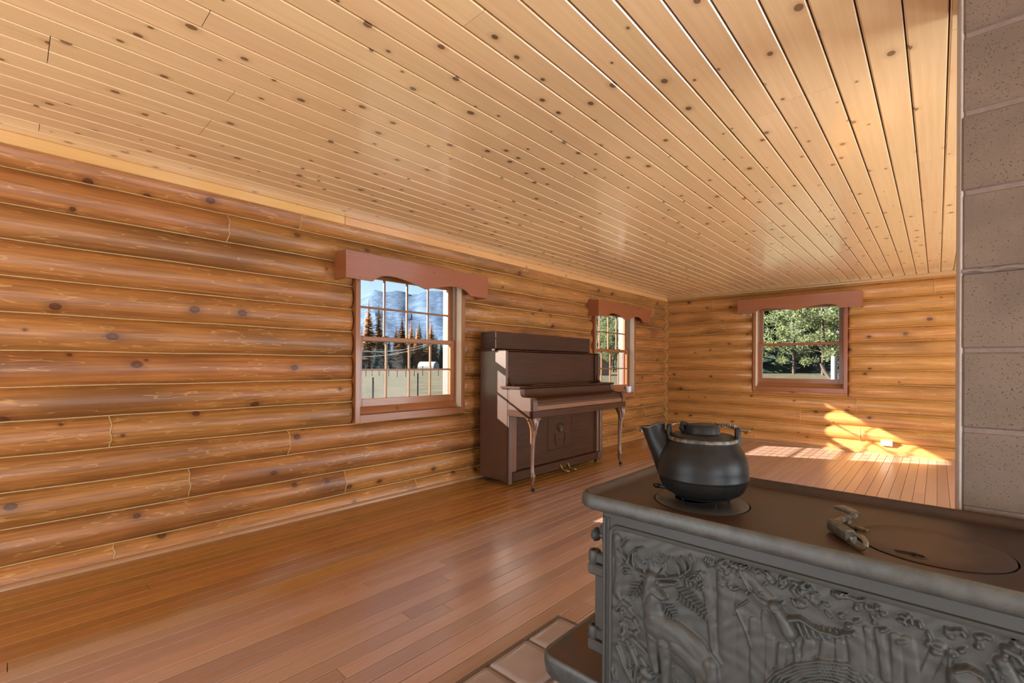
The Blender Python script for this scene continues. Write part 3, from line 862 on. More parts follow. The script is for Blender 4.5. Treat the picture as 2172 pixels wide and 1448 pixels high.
# ---- electrical outlets
def outlet(label, c, rz):
    root = thing('wall_outlet', label, 'outlet', c)
    root.rotation_euler = (0, 0, rz)
    # local: x along wall, -y into the room
    place('cover_plate', MB().cbox(-0.064, 0.064, -0.018, 0.03, -0.038, 0.038, 0.004).mesh('cover_plate', 'outlet', (0, 0, 0), 0.5), (0, 0, 0), root)
    for s in (-1, 1):
        sk = place('socket', MB().cbox(s * 0.024 - 0.016, s * 0.024 + 0.016, -0.0205, -0.016, -0.017, 0.017, 0.002).mesh('socket', 'outlet', (0, 0, 0), 0.5), (0, 0, 0), root)
        place('slot', MB().box(s * 0.024 - 0.008, s * 0.024 - 0.005, -0.0212, -0.02, -0.008, 0.004).box(s * 0.024 + 0.005, s * 0.024 + 0.008, -0.0212, -0.02, -0.008, 0.004).box(s * 0.024 - 0.003, s * 0.024 + 0.003, -0.0212, -0.02, 0.006, 0.011).mesh('slot', 'slot', (0, 0, 0), 0), (0, 0, 0), sk)
    return root
outlet('ivory electrical outlet low on the back log wall, lit by the sun', (3.214, L, 0.167), 0)
outlet('small ivory electrical outlet low on the left log wall, near the far corner', (0, 7.44, 0.125), PI / 2)

# ---- candle jar on the sill behind the piano
jar = thing('candle_jar', 'frosted white candle jar on the sill of the window behind the piano', 'candle jar', (-0.045, 6.96, 0.792))
part('glass_cup', MB().lathe([(0.036, 0.0), (0.044, 0.004), (0.049, 0.03), (0.050, 0.085), (0.048, 0.098), (0.044, 0.098), (0.043, 0.082), (0.0005, 0.082)], (-0.045, 6.96, 0.792), 24), 'cup', jar)
part('wick', MB().tube([(-0.045, 6.96, 0.873), (-0.044, 6.961, 0.890)], 0.0015, 5), 'slot', jar)

# ================================================================== PIANO
PY0, PY1 = 3.46, 5.24
piano = thing('upright_piano', 'old dark walnut upright piano with carved curved front legs against the left log wall', 'piano', (0.42, (PY0 + PY1) / 2, 0))
def pp(name, mb, mat='piano', par=None, label=None, smooth=0.6):
    return part(name, mb, mat, par or piano, label, smooth)
for s in (0, 1):
    Y = (lambda a, b: (PY0 + a, PY0 + b)) if s == 0 else (lambda a, b: (PY1 - b, PY1 - a))
    ya, yb = Y(0, 0.035)
    sp = pp('side_panel', MB().prism([(0.09, 0.052), (0.485, 0.052), (0.485, 1.0), (0.462, 1.03), (0.462, 1.383), (0.09, 1.383)], ya, yb, 'Y'), 'piano_z')
    ya, yb = Y(0.0, 0.05)
    pp('front_stile', MB().cbox(0.486, 0.515, ya, yb, 0.02, 0.995, 0.006), 'piano_z')
    ya, yb = Y(0.036, 0.085)
    pp('upper_pilaster', MB().cbox(0.425, 0.455, ya, yb, 1.024, 1.372, 0.004), 'piano')
    # carved beading on the pilaster and scroll bracket at its foot
    mb = MB()
    for q in range(22):
        mb.ball((0.456, (ya + yb) / 2, 1.13 + q * 0.0108), 0.006, 6, 0.5)
    pp('carved_beading', mb, 'piano')
    mb = MB().prism([(0.452, 1.024), (0.510, 1.024), (0.505, 1.040), (0.480, 1.052), (0.470, 1.080), (0.462, 1.110), (0.452, 1.115)], ya + 0.008, yb - 0.008, 'Y')
    pp('scroll_bracket', mb, 'piano')
    # cheek: the scrolled end block beside the keyboard
    ya, yb = Y(-0.004, 0.062)
    prof = [(0.516, 0.790), (0.834, 0.790), (0.836, 0.86), (0.832, 0.890), (0.820, 0.908), (0.800, 0.917), (0.760, 0.918), (0.715, 0.918), (0.690, 0.922), (0.672, 0.936), (0.664, 0.958), (0.662, 0.998), (0.516, 0.998)]
    pp('key_cheek', MB().prism(prof, ya, yb, 'Y'), 'piano_z')
    # lower pilaster and its plinth block
    ya, yb = Y(0.052, 0.135) if s == 0 else Y(0.0, 0.105)
    pp('lower_pilaster', MB().cbox(0.455, 0.497, ya, yb, 0.135, 0.722, 0.004), 'piano_light')
    ya, yb = Y(0.052, 0.06) if s == 0 else Y(-0.006, 0.112)
    if s == 1: pp('plinth_block', MB().cbox(0.44, 0.525, ya, yb, 0.040, 0.135, 0.005), 'piano_z')
pp('back_frame', MB().box(0.07, 0.09, PY0 + 0.02, PY1 - 0.02, 0.06, 1.37), 'piano_z')
pp('bottom_board', MB().box(0.09, 0.44, PY0 + 0.036, PY1 - 0.036, 0.055, 0.08), 'piano')
pp('lid', MB().prism([(0.035, 1.386), (0.300, 1.386), (0.318, 1.390), (0.326, 1.397), (0.318, 1.404), (0.300, 1.408), (0.035, 1.408)], PY0 - 0.018, PY1 + 0.012, 'Y'), 'piano')
pp('lid_front', MB().cbox(0.330, 0.462, PY0 + 0.002, PY1 - 0.002, 1.384, 1.392, 0.002), 'piano')
pp('top_box', MB().cbox(0.094, 0.324, PY0 + 0.0, PY1 - 0.02, 1.409, 1.588, 0.003), 'piano', label='long dark wooden box standing along the top of the case')
pp('upper_panel', MB().cbox(0.405, 0.430, PY0 + 0.086, PY1 - 0.086, 1.024, 1.378, 0.003), 'piano')
pp('music_shelf', MB().prism([(0.40, 1.000), (0.655, 1.000), (0.668, 1.005), (0.672, 1.012), (0.664, 1.020), (0.64, 1.023), (0.40, 1.023)], PY0 - 0.012, PY1 + 0.012, 'Y'), 'piano')
pp('shelf_hinge', MB().tube([(0.520, PY0 + 0.35, 1.024), (0.520, PY1 - 0.35, 1.024)], 0.003, 6), 'brass')
pp('fallboard', MB().prism([(0.515, 0.80), (0.800, 0.80), (0.812, 0.838), (0.815, 0.868), (0.806, 0.892), (0.782, 0.904), (0.735, 0.910), (0.700, 0.914), (0.680, 0.922), (0.666, 0.938), (0.660, 0.960), (0.660, 0.997), (0.515, 0.997)], PY0 + 0.064, PY1 - 0.064, 'Y'), 'piano')
pp('key_slip', MB().cbox(0.812, 0.826, PY0 + 0.064, PY1 - 0.064, 0.790, 0.838, 0.003), 'piano_slip')
pp('fallboard_lip', MB().tube([(0.814, PY0 + 0.066, 0.846), (0.814, PY1 - 0.066, 0.846)], 0.004, 6), 'piano_slip')
pp('keybed', MB().cbox(0.500, 0.838, PY0 - 0.008, PY1 + 0.008, 0.722, 0.789, 0.003), 'piano')
lp = pp('lower_panel', MB().cbox(0.440, 0.468, PY0 + 0.136, PY1 - 0.106, 0.136, 0.721, 0.002), 'piano')
# raised field in the middle with carved ornaments
fy0, fy1, fz0 = 4.15, 4.62, 0.265
mb = MB()
for a, b, c, d in ((fy0, fy0 + 0.010, fz0, 0.72), (fy1 - 0.010, fy1, fz0, 0.72), (fy0 + 0.010, fy1 - 0.010, fz0, fz0 + 0.010)):
    mb.cbox(0.467, 0.474, a, b, c, d, 0.003)
pp('panel_moulding', mb, 'piano')
oy, oz = 4.385, 0.50
mb = MB()
for k in range(7):
    a = math.radians(-72 + 24 * k)
    mb.tube([(0.469, oy, oz - 0.045), (0.475, oy + 0.035 * math.sin(a), oz - 0.01 + 0.02 * math.cos(a)), (0.471, oy + 0.055 * math.sin(a), oz + 0.040 * math.cos(a) + 0.01)], [0.006, 0.010, 0.007], 6)
mb.ball((0.472, oy, oz - 0.035), 0.014, 8, 0.6)
mb.tube([(0.470, oy - 0.06, oz + 0.015), (0.474, oy - 0.03, oz + 0.052), (0.474, oy, oz + 0.062), (0.474, oy + 0.03, oz + 0.052), (0.470, oy + 0.06, oz + 0.015)], 0.006, 6)
pp('carved_shell', mb, 'piano')
for s in (-1, 1):
    pts = [(0.472, oy + s * (0.06 + 0.018 * math.sin(t * 3.2) + 0.055 * t * 0.6), oz - 0.19 + 0.14 * t) for t in [q / 12 for q in range(13)]]
    mb = MB().tube(pts, [0.003 + 0.005 * math.sin(PI * q / 12) for q in range(13)], 6)
    mb.ball((0.472, pts[-1][1] + s * 0.012, pts[-1][2] - 0.004), 0.010, 8, 0.6)
    mb.ball((0.472, pts[0][1] + s * 0.010, pts[0][2] + 0.006), 0.008, 8, 0.6)
    mb.ball((0.472, pts[6][1] - s * 0.012, pts[6][2]), 0.008, 8, 0.6)
    pp('carved_scroll', mb, 'piano')
pp('base_rail', MB().cbox(0.440, 0.515, PY0 + 0.052, PY1 - 0.112, 0.045, 0.135, 0.004), 'piano')
for y in (4.33, 4.47):
    pts = [(0.510, y, 0.092), (0.522, y, 0.085), (0.530, y, 0.066), (0.548, y, 0.045), (0.580, y + 0.004, 0.036), (0.615, y + 0.008, 0.033), (0.632, y + 0.010, 0.034)]
    pp('pedal', MB().tube(pts, [0.009, 0.010, 0.011, 0.012, 0.014, 0.016, 0.010], 10, True, 1.0), 'brass')
for y in (PY0 + 0.06, PY1 - 0.08):
    for x in (0.14, 0.45):
        pp('caster', MB().prism([(x + 0.024 * math.cos(2 * PI * k / 14), 0.025 + 0.025 * math.sin(2 * PI * k / 14)) for k in range(14)], y, y + 0.022, 'Y').box(x - 0.02, x + 0.02, y - 0.004, y + 0.026, 0.045, 0.060), 'iron_wheel')
for s, y in ((1, 3.505), (-1, 5.198)):
    X0 = 0.795
    zs = [0.722, 0.705, 0.680, 0.650, 0.610, 0.560, 0.480, 0.380, 0.280, 0.210, 0.180, 0.165, 0.150, 0.135, 0.110, 0.080, 0.062, 0.052]
    rr = [0.052, 0.047, 0.043, 0.038, 0.031, 0.026, 0.0225, 0.0205, 0.019, 0.0185, 0.022, 0.028, 0.0295, 0.027, 0.022, 0.017, 0.014, 0.013]
    xo = [0.000, 0.008, 0.014, 0.017, 0.016, 0.012, 0.006, 0.002, 0.000, 0.001, 0.003, 0.006, 0.008, 0.007, 0.005, 0.003, 0.003, 0.003]
    mb = MB()
    rings = []
    for z, r, xx in zip(zs, rr, xo):
        # fluted section, square towards the top
        sq = max(0.0, (z - 0.60) / 0.12)
        ring = []
        for k in range(24):
            a = 2 * PI * k / 24
            fl = 1.0 + 0.09 * math.cos(8 * a) * (1 if 0.2 < z < 0.70 else 0.2)
            q = 1.0 / max(abs(math.cos(a)), abs(math.sin(a)))
            f = r * fl * (1 + sq * (q - 1) * 0.8)
            ring.append((X0 - 0.012 + xx + f * math.cos(a), y + f * math.sin(a), z))
        rings.append(ring)
    leg = pp('leg', mb.loft(rings), 'piano_light', label='fluted curved leg with carved knee')
    # acanthus scrolls that flare from the knee under the keybed
    for dx, dy in ((0, 1), (0, -1), (-1, 0)):
        m2 = MB()
        for off, w in ((0.0, 1.0), (0.014, 0.8)):
            pts = [(X0 + dx * q[0] + 0.004 + (off if dx == 0 else 0), y + dy * q[0] + (off if dx else 0), q[1]) for q in [(0.022, 0.560), (0.030, 0.62), (0.040, 0.665), (0.056, 0.698), (0.076, 0.714), (0.086, 0.706), (0.080, 0.694)]]
            m2.tube(pts, [0.006 * w, 0.010 * w, 0.012 * w, 0.013 * w, 0.012 * w, 0.009 * w, 0.006 * w], 7)
        part('acanthus_scroll', m2, 'piano_light', leg, None, 0.6)
    m3 = MB()
    for a in (-0.5, 0.0, 0.5):
        m3.tube([(X0 + 0.014 + 0.02 * math.cos(a), y + 0.02 * math.sin(a), 0.60), (X0 + 0.040 * math.cos(a) + 0.004, y + 0.042 * math.sin(a), 0.655), (X0 + 0.042 * math.cos(a), y + 0.05 * math.sin(a), 0.70)], [0.004, 0.008, 0.006], 6)
    part('knee_carving', m3, 'piano_light', leg, None, 0.6)
    wheel = MB().prism([(X0 + 0.003 + 0.019 * math.cos(2 * PI * k / 16), 0.0195 + 0.0190 * math.sin(2 * PI * k / 16)) for k in range(16)], y - 0.008, y + 0.008, 'Y')
    wheel.tube([(X0 - 0.004, y, 0.056), (X0 - 0.004, y, 0.040), (X0 + 0.006, y, 0.030)], [0.011, 0.010, 0.006], 8)
    part('leg_caster', wheel, 'iron_wheel', leg, 'small dark metal caster')

piano.location = (piano.location.x + 0.03, piano.location.y - 0.035, 0)

# ================================================================== STOVE
SX0, SX1, SY0, SY1, SZ = 2.862, 4.030, 1.248, 1.872, 0.830
stove = thing('wood_stove', 'large grey cast-iron wood stove with a deer scene in relief on its side', 'stove', ((SX0 + SX1) / 2, (SY0 + SY1) / 2, 0.0205))
def sp_(name, mb, mat='stove', par=None, label=None, smooth=0.6):
    return part(name, mb, mat, par or stove, label, smooth)
def ring_at(off, z, r=0.055):
    return rrect(SX0 + off, SX1 - off, SY0 + off, SY1 - off, max(0.008, r - off), z, 8)
prof = [(0.045, 0.772), (0.030, 0.775), (0.018, 0.780), (0.008, 0.785), (0.002, 0.791), (0.0, 0.798), (0.0015, 0.812), (0.004, 0.822), (0.007, 0.8275), (0.011, 0.830)]
sp_('top_rim', MB().loft([ring_at(o, z, 0.065) for o, z in prof], False), 'stove_rim')
prof = [(0.011, 0.830), (0.015, 0.8305), (0.019, 0.8285), (0.023, 0.822), (0.027, 0.814), (0.033, 0.8085), (0.040, 0.8065), (0.046, 0.806)]
sp_('rim_inner_face', MB().loft([ring_at(o, z, 0.065) for o, z in prof], False), 'stove_top')
# the top plate with its two round lid openings
def plate_with_holes():
    mb = MB()
    hs = [(3.176, 1.505, 0.1435), (3.722, 1.512, 0.1485)]
    bm = bmesh.new()
    outer = [bm.verts.new((p[0], p[1], 0.806)) for p in rrect(SX0 + 0.044, SX1 - 0.044, SY0 + 0.044, SY1 - 0.044, 0.022, 0.806, 8)]
    edges = [bm.edges.new((outer[i], outer[(i + 1) % len(outer)])) for i in range(len(outer))]
    loops = []
    for cx, cy, r in hs:
        vs = [bm.verts.new((cx + r * math.cos(2 * PI * k / 64), cy + r * math.sin(2 * PI * k / 64), 0.806)) for k in range(64)]
        edges += [bm.edges.new((vs[i], vs[(i + 1) % 64])) for i in range(64)]
    bmesh.ops.triangle_fill(bm, edges=edges, use_beauty=True, use_dissolve=False)
    bm.verts.index_update()
    mb.add([v.co[:] for v in bm.verts], [tuple(v.index for v in f.verts) for f in bm.faces])
    bm.free()
    for cx, cy, r in hs:
        n = 64
        a = [(cx + r * math.cos(2 * PI * k / n), cy + r * math.sin(2 * PI * k / n)) for k in range(n)]
        b = [(cx + (r - 0.02) * math.cos(2 * PI * k / n), cy + (r - 0.02) * math.sin(2 * PI * k / n)) for k in range(n)]
        mb.loft([[(x, y, 0.806) for x, y in a], [(x, y, 0.795) for x, y in a], [(x, y, 0.795) for x, y in b]], False)
    return mb
sp_('top_plate', plate_with_holes(), 'stove_top', smooth=0.4)
sp_('firebox_void', MB().box(SX0 + 0.09, SX1 - 0.09, SY0 + 0.09, SY1 - 0.09, 0.70, 0.780), 'black')
def lid(c, r, mat, label, hole=None):
    mb = MB().lathe([(r - 0.012, -0.010), (r - 0.0035, -0.010), (r - 0.0030, 0.0018), (r - 0.005, 0.0030), (r * 0.6, 0.0030), (0.0005, 0.0030)], (c[0], c[1], 0.806), 64)
    o = sp_('cooking_lid', mb, mat, label=label)
    return o
lidA = lid((3.176, 1.505), 0.1425, 'lid_grey', 'round grey lid under the kettle')
lidB = lid((3.722, 1.512), 0.1475, 'lid_rust', 'round rusty brown lid with a keyhole slot')
part('centre_ring', MB().lathe([(0.058, 0.003), (0.060, 0.0042), (0.062, 0.0042), (0.064, 0.003)], (3.150, 1.515, 0.806), 40), 'lid_grey', lidA)
# lifter slot: raised lip with a dark keyhole
kx, ky = 3.690, 1.405
part('slot_lip', MB().tube([(kx - 0.030, ky + 0.010, 0.8092), (kx - 0.012, ky + 0.010, 0.8110), (kx + 0.006, ky + 0.012, 0.8115), (kx + 0.022, ky + 0.008, 0.8110), (kx + 0.028, ky - 0.002, 0.8096), (kx + 0.020, ky - 0.011, 0.8092), (kx - 0.002, ky - 0.009, 0.8092)], 0.0024, 6), 'lid_rust', lidB)
part('keyhole', MB().lathe([(0.012, 0.0), (0.012, 0.0008), (0.0005, 0.0008)], (kx + 0.012, ky, 0.8088), 16).box(kx - 0.026, kx + 0.008, ky - 0.0045, ky + 0.0045, 0.8088, 0.8096), 'black', lidB)

# body
BX0, BX1, BY0, BY1 = 2.935, 3.960, 1.300, 1.825
body = MB()
body.loft([rrect(BX0, BX1, BY0, BY1, 0.012, z, 3) for z in (0.150, 0.772)], True)
sp_('body', body, 'stove')
sp_('corner_bead', MB().tube([(BX0 + 0.012, BY0 - 0.001, 0.16), (BX0 + 0.012, BY0 - 0.001, 0.755)], 0.006, 8).tube([(BX0 + 0.027, BY0 - 0.001, 0.16), (BX0 + 0.027, BY0 - 0.001, 0.755)], 0.0035, 8), 'stove')
sp_('base_moulding', MB().loft([rrect(BX0 - o, BX1 + o, BY0 - o, BY1 + o, 0.014, z, 3) for o, z in ((0.0, 0.19), (0.012, 0.18), (0.022, 0.16), (0.024, 0.135), (0.018, 0.125))], True), 'stove')
for x in (BX0 + 0.06, BX1 - 0.06):
    for y in (BY0 + 0.05, BY1 - 0.05):
        sp_('leg', MB().tube([(x, y, 0.130), (x, y, 0.09), (x, y, 0.05), (x, y, 0.0225)], [0.036, 0.026, 0.020, 0.028], 10), 'stove')

# raised frame around the deer panel
FX0, FX1, FZ0, FZ1 = 2.962, 3.938, 0.200, 0.741
def rr_xz(off, y, r, seg=6):
    return [(p[0], y, p[1]) for p in rrect(FX0 + off, FX1 - off, FZ0 + off, FZ1 - off, max(r - off, 0.006), 0, seg)]
fr = MB().loft([rr_xz(o, BY0 - d, 0.035) for o, d in ((0.0, -0.003), (0.003, 0.006), (0.008, 0.009), (0.014, 0.007), (0.019, -0.004))], False)
sp_('panel_frame', fr, 'stove')
RELIEF = '''231,472 285,471 339,450 364,422 / 425 408 160
296,432 371,401 / 432 414 140
221,558 217,519 228,478 / 236 437 170
213,612 205,579 196,547 / 220 137 210
223,581 250,568 / 162 108 160
381,430 388,395 384,369 / 255 153 150
357,405 354,355 / 180 144 120
251,431 259,372 259,310 / 216 130 170
216,436 218,392 228,347 / 228 133 140
391,468 413,445 / 51 26 100
241,602 286,620 / 122 43 130
199,603 179,606 / 104 40 130
207,616 187,617 162,621 138,635 123,654 101,666 / 60 40 130
123,650 109,674 128,706 / 48 24 120
138,635 140,659 161,684 183,694 / 46 23 120
162,621 153,643 153,666 / 42 23 120
194,621 186,641 191,664 / 46 23 120
223,615 265,629 302,646 328,673 334,696 326,711 / 54 29 130
265,630 252,642 249,664 / 43 22 120
301,646 293,669 276,690 / 43 22 120
319,663 313,683 300,699 / 43 22 120
206,625 203,674 / 27 15 40
209,626 211,680 / 27 15 40
212,626 218,685 / 25 14 40
216,627 226,691 / 27 15 40
219,628 234,697 / 27 15 40
222,629 242,695 / 25 14 40
225,630 250,694 / 25 14 40
228,631 257,693 / 25 14 40
231,632 265,692 / 25 14 40
299,646 366,632 / 20 14 60
305,645 306,618 / 32 14 70
305,645 328,666 / 32 14 70
316,642 317,618 / 31 14 70
316,642 337,661 / 31 14 70
327,640 329,619 / 32 14 70
327,640 346,657 / 32 14 70
339,638 340,619 / 32 14 70
339,638 354,653 / 32 14 70
350,635 351,619 / 31 14 70
350,635 363,648 / 31 14 70
361,633 361,620 / 32 14 70
361,633 372,644 / 31 14 70
288,606 377,556 / 20 14 60
293,603 287,571 / 34 15 70
293,603 323,622 / 32 14 70
303,598 297,567 / 32 14 70
303,598 331,615 / 32 14 70
313,592 308,563 / 31 14 70
313,592 339,608 / 31 14 70
323,586 318,560 / 32 14 70
323,586 347,601 / 31 14 70
333,580 329,556 / 31 14 70
333,580 355,595 / 32 14 70
343,575 339,553 / 32 14 70
343,575 363,588 / 32 14 70
353,569 349,550 / 32 14 70
353,569 370,581 / 31 14 70
362,564 359,546 / 31 14 70
362,564 378,574 / 31 14 70
372,559 369,543 / 31 14 70
372,559 386,568 / 31 14 70
178,589 143,529 / 23 15 60
175,583 146,576 / 36 16 70
175,583 187,563 / 34 15 70
168,571 142,565 / 36 16 70
168,571 179,554 / 34 15 70
161,559 138,553 / 34 15 70
161,559 171,544 / 34 15 70
154,547 134,542 / 34 15 70
154,547 162,534 / 34 15 70
147,535 131,531 / 36 16 70
147,535 154,525 / 36 16 70
119,637 132,598 / 24 16 60
120,632 105,613 / 34 15 70
120,632 141,633 / 34 15 70
124,622 111,606 / 36 16 70
124,622 142,623 / 34 15 70
127,612 116,599 / 36 16 70
127,612 142,613 / 34 15 70
130,603 122,592 / 34 15 70
130,603 142,603 / 34 15 70
254,547 283,523 / 22 14 60
258,544 249,519 / 34 15 70
258,544 282,556 / 32 14 70
265,538 258,516 / 32 14 70
265,538 285,548 / 32 14 70
272,532 266,514 / 32 14 70
272,532 289,540 / 32 14 70
279,526 275,512 / 32 14 70
279,526 292,532 / 32 14 70
356,674 338,641 / 22 14 60
353,670 337,665 / 31 14 70
353,670 361,658 / 31 14 70
349,662 335,658 / 32 14 70
349,662 355,651 / 31 14 70
345,653 334,650 / 32 14 70
345,653 350,645 / 32 14 70
341,645 332,642 / 32 14 70
341,645 345,638 / 31 14 70
389,698 366,712 / 20 14 60
386,700 389,716 / 31 14 70
386,700 372,690 / 31 14 70
381,703 383,717 / 31 14 70
381,703 368,695 / 31 14 70
375,707 377,718 / 31 14 70
375,707 364,700 / 31 14 70
369,710 370,719 / 31 14 70
369,710 360,705 / 31 14 70
396,693 416,713 / 20 14 60
399,696 412,693 / 31 14 70
399,696 398,711 / 31 14 70
403,701 415,698 / 31 14 70
403,701 403,714 / 31 14 70
408,705 418,704 / 31 14 70
408,705 408,716 / 31 14 70
413,710 421,709 / 31 14 70
413,710 413,719 / 31 14 70
102,525 115,506 / 80 36 90
119,507 145,501 / 80 36 90
106,495 93,470 / 80 36 90
141,495 162,484 / 76 34 90
115,474 111,449 / 80 36 90
124,458 150,460 / 80 36 90
111,437 107,416 / 80 36 90
158,467 171,452 / 76 34 90
142,425 163,426 / 76 34 90
116,407 120,385 / 76 34 90
107,388 129,393 / 80 36 90
163,430 167,408 / 76 34 90
133,391 150,382 / 76 34 90
97,531 115,466 124,391 151,285 / 30 38 60
98,361 116,321 155,272 / 88 56 90
142,379 167,335 159,278 / 99 53 100
150,405 188,390 210,369 / 84 34 90
188,322 208,316 / 152 99 100
180,356 196,344 / 114 61 80
96,698 103,613 97,523 / 160 160 60
366,663 377,590 390,482 404,378 / 129 109 60
419,680 423,546 427,389 / 231 245 60
475,635 451,610 443,587 / 29 22 70
448,602 467,563 485,516 / 38 16 60
460,594 458,404 / 160 166 30
491,585 497,423 / 147 160 40
517,615 512,430 / 115 128 30
457,705 478,669 511,644 543,640 / 51 45 100
472,697 499,676 528,657 / 144 128 60
538,645 555,620 570,592 / 150 186 180
567,591 579,566 / 102 70 120
538,645 507,650 490,663 / 96 51 120
573,626 594,635 630,622 669,626 699,645 / 72 24 150
587,620 600,589 / 39 21 80
600,623 613,593 / 39 21 80
613,625 626,597 / 39 21 80
626,627 639,603 / 36 20 80
639,630 652,609 / 36 20 80
652,632 664,616 / 39 21 80
664,634 676,622 / 39 21 80
677,636 688,628 / 36 20 80
689,639 700,634 / 36 20 80
527,557 526,499 522,439 / 109 109 45
554,549 551,500 544,449 / 108 108 45
582,567 585,538 586,508 / 72 72 45
610,578 607,547 600,514 / 138 138 45
647,591 645,564 640,535 / 150 150 45
671,606 673,570 671,532 / 112 112 45
697,642 704,596 708,549 / 185 185 45
720,657 727,597 730,537 / 78 78 45
741,660 749,611 754,562 / 95 95 45
770,658 773,608 773,557 / 114 114 45
789,657 795,614 799,569 / 130 130 45
839,668 826,622 811,575 / 120 120 45
856,667 855,631 853,595 / 48 48 45
590,452 599,470 616,486 635,499 655,505 670,503 678,497 / 36 24 110
579,449 591,471 611,491 635,506 659,513 678,512 688,503 / 34 22 106
568,446 582,472 607,496 635,514 663,522 685,520 697,510 / 36 24 102
557,442 574,473 602,501 635,521 667,531 693,528 706,517 / 36 24 98
546,439 565,474 597,505 635,529 672,539 700,536 715,523 / 36 24 94
534,436 556,475 593,510 635,536 676,548 707,544 724,529 / 36 24 90
523,432 547,475 588,515 635,543 680,556 715,552 733,536 / 34 22 86
511,429 538,476 583,520 635,551 684,565 722,560 742,542 / 36 24 82
878,617 894,614 / 288 240 180
863,634 881,645 901,639 911,622 / 53 38 140
931,703 947,698 957,684 / 72 62 120
929,674 945,638 / 132 132 100
911,659 927,654 / 24 14 80
913,654 930,649 / 24 14 80
915,649 932,645 / 24 14 80
917,644 934,640 / 24 14 80
919,639 937,635 / 24 14 80
921,634 939,631 / 24 14 80'''
def relief_panel():
    """heights of the cast picture: tapered strokes, rounded and merged on a grid"""
    x0, x1, z0, z1 = FX0 + 0.016, FX1 - 0.016, FZ0 + 0.016, FZ1 - 0.016
    nx, nz = 430, 236
    X = np.linspace(x0, x1, nx)
    Z = np.linspace(z0, z1, nz)
    hgt = np.zeros((nz, nx))
    strokes = []
    for line in RELIEF.strip().split('\n'):
        pts, tail = line.split(' / ')
        pts = [(2.9 + int(a) / 1000, int(b) / 1000) for a, b in (q.split(',') for q in pts.split())]
        r0, r1, h = (int(q) / 10000 for q in tail.split())
        strokes.append((pts, r0, r1, h))
    rr = random.Random(4)
    for _ in range(150):          # small leaves hanging from the top edge
        x = rr.uniform(3.30, 3.93)
        zz = 0.716 - rr.random() ** 2 * 0.065
        a = rr.uniform(0, 3.1)
        l = rr.uniform(0.004, 0.014)
        strokes.append(([(x, zz), (x + l * math.cos(a), zz + l * math.sin(a))], rr.uniform(0.004, 0.008), 0.003, 0.008))
    for _ in range(120):          # undergrowth
        x = rr.uniform(2.99, 3.92)
        zz = 0.225 + rr.random() ** 1.5 * 0.12
        a = rr.uniform(0.8, 2.3)
        l = rr.uniform(0.02, 0.05)
        strokes.append(([(x, zz), (x + l * math.cos(a), zz + l * math.sin(a))], rr.uniform(0.004, 0.007), 0.002, 0.007))
    for pts, r0, r1, h in strokes:
        m = max(r0, r1)
        xa, xb = min(p[0] for p in pts) - m, max(p[0] for p in pts) + m
        za, zb = min(p[1] for p in pts) - m, max(p[1] for p in pts) + m
        i0, i1 = np.searchsorted(X, xa), np.searchsorted(X, xb)
        j0, j1 = np.searchsorted(Z, za), np.searchsorted(Z, zb)
        if i1 <= i0 or j1 <= j0: continue
        GX, GZ = np.meshgrid(X[i0:i1], Z[j0:j1])
        best = np.zeros_like(GX)
        ns = len(pts) - 1
        for k in range(ns):
            ax, az = pts[k]
            bx, bz = pts[k + 1]
            dx, dz = bx - ax, bz - az
            t = np.clip(((GX - ax) * dx + (GZ - az) * dz) / max(dx * dx + dz * dz, 1e-9), 0, 1)
            d = np.hypot(GX - ax - t * dx, GZ - az - t * dz)
            s = (k + t) / ns
            r = r0 + (r1 - r0) * s
            q = np.clip(1 - (d / r) ** 2, 0, 1)
            best = np.maximum(best, h * q ** 0.45)
        # later strokes stand in front of earlier ones but sink into them a little
        cur = hgt[j0:j1, i0:i1]
        hgt[j0:j1, i0:i1] = np.maximum(cur, best + np.where(best > 0.25 * h, 0.25 * np.minimum(cur, 0.014), 0))
    gx, gz = np.meshgrid(X, Z)
    hgt += 0.0009 * np.sin(gx * 95 + 3 * np.sin(gz * 40)) * np.sin(gz * 70 + 2 * np.sin(gx * 33))
    hgt = np.minimum(hgt, 0.024)
    verts = np.stack([gx, BY0 - 0.0015 - hgt * 1.4, gz], -1).reshape(-1, 3)
    idx = np.arange(nx * nz).reshape(nz, nx)
    faces = np.stack([idx[:-1, :-1], idx[:-1, 1:], idx[1:, 1:], idx[1:, :-1]], -1).reshape(-1, 4)
    org = world_loc(stove)
    me = bpy.data.meshes.new('deer_relief')
    me.from_pydata((verts - np.array(org)).tolist(), [], faces.tolist())
    me.materials.append(M['stove'])
    me.polygons.foreach_set('use_smooth', [True] * len(me.polygons))
    o = place('deer_relief', me, (0, 0, 0), stove)
    o['label'] = 'cast relief of a stag with antlers among ferns, trees and a flying bird'
relief_panel()

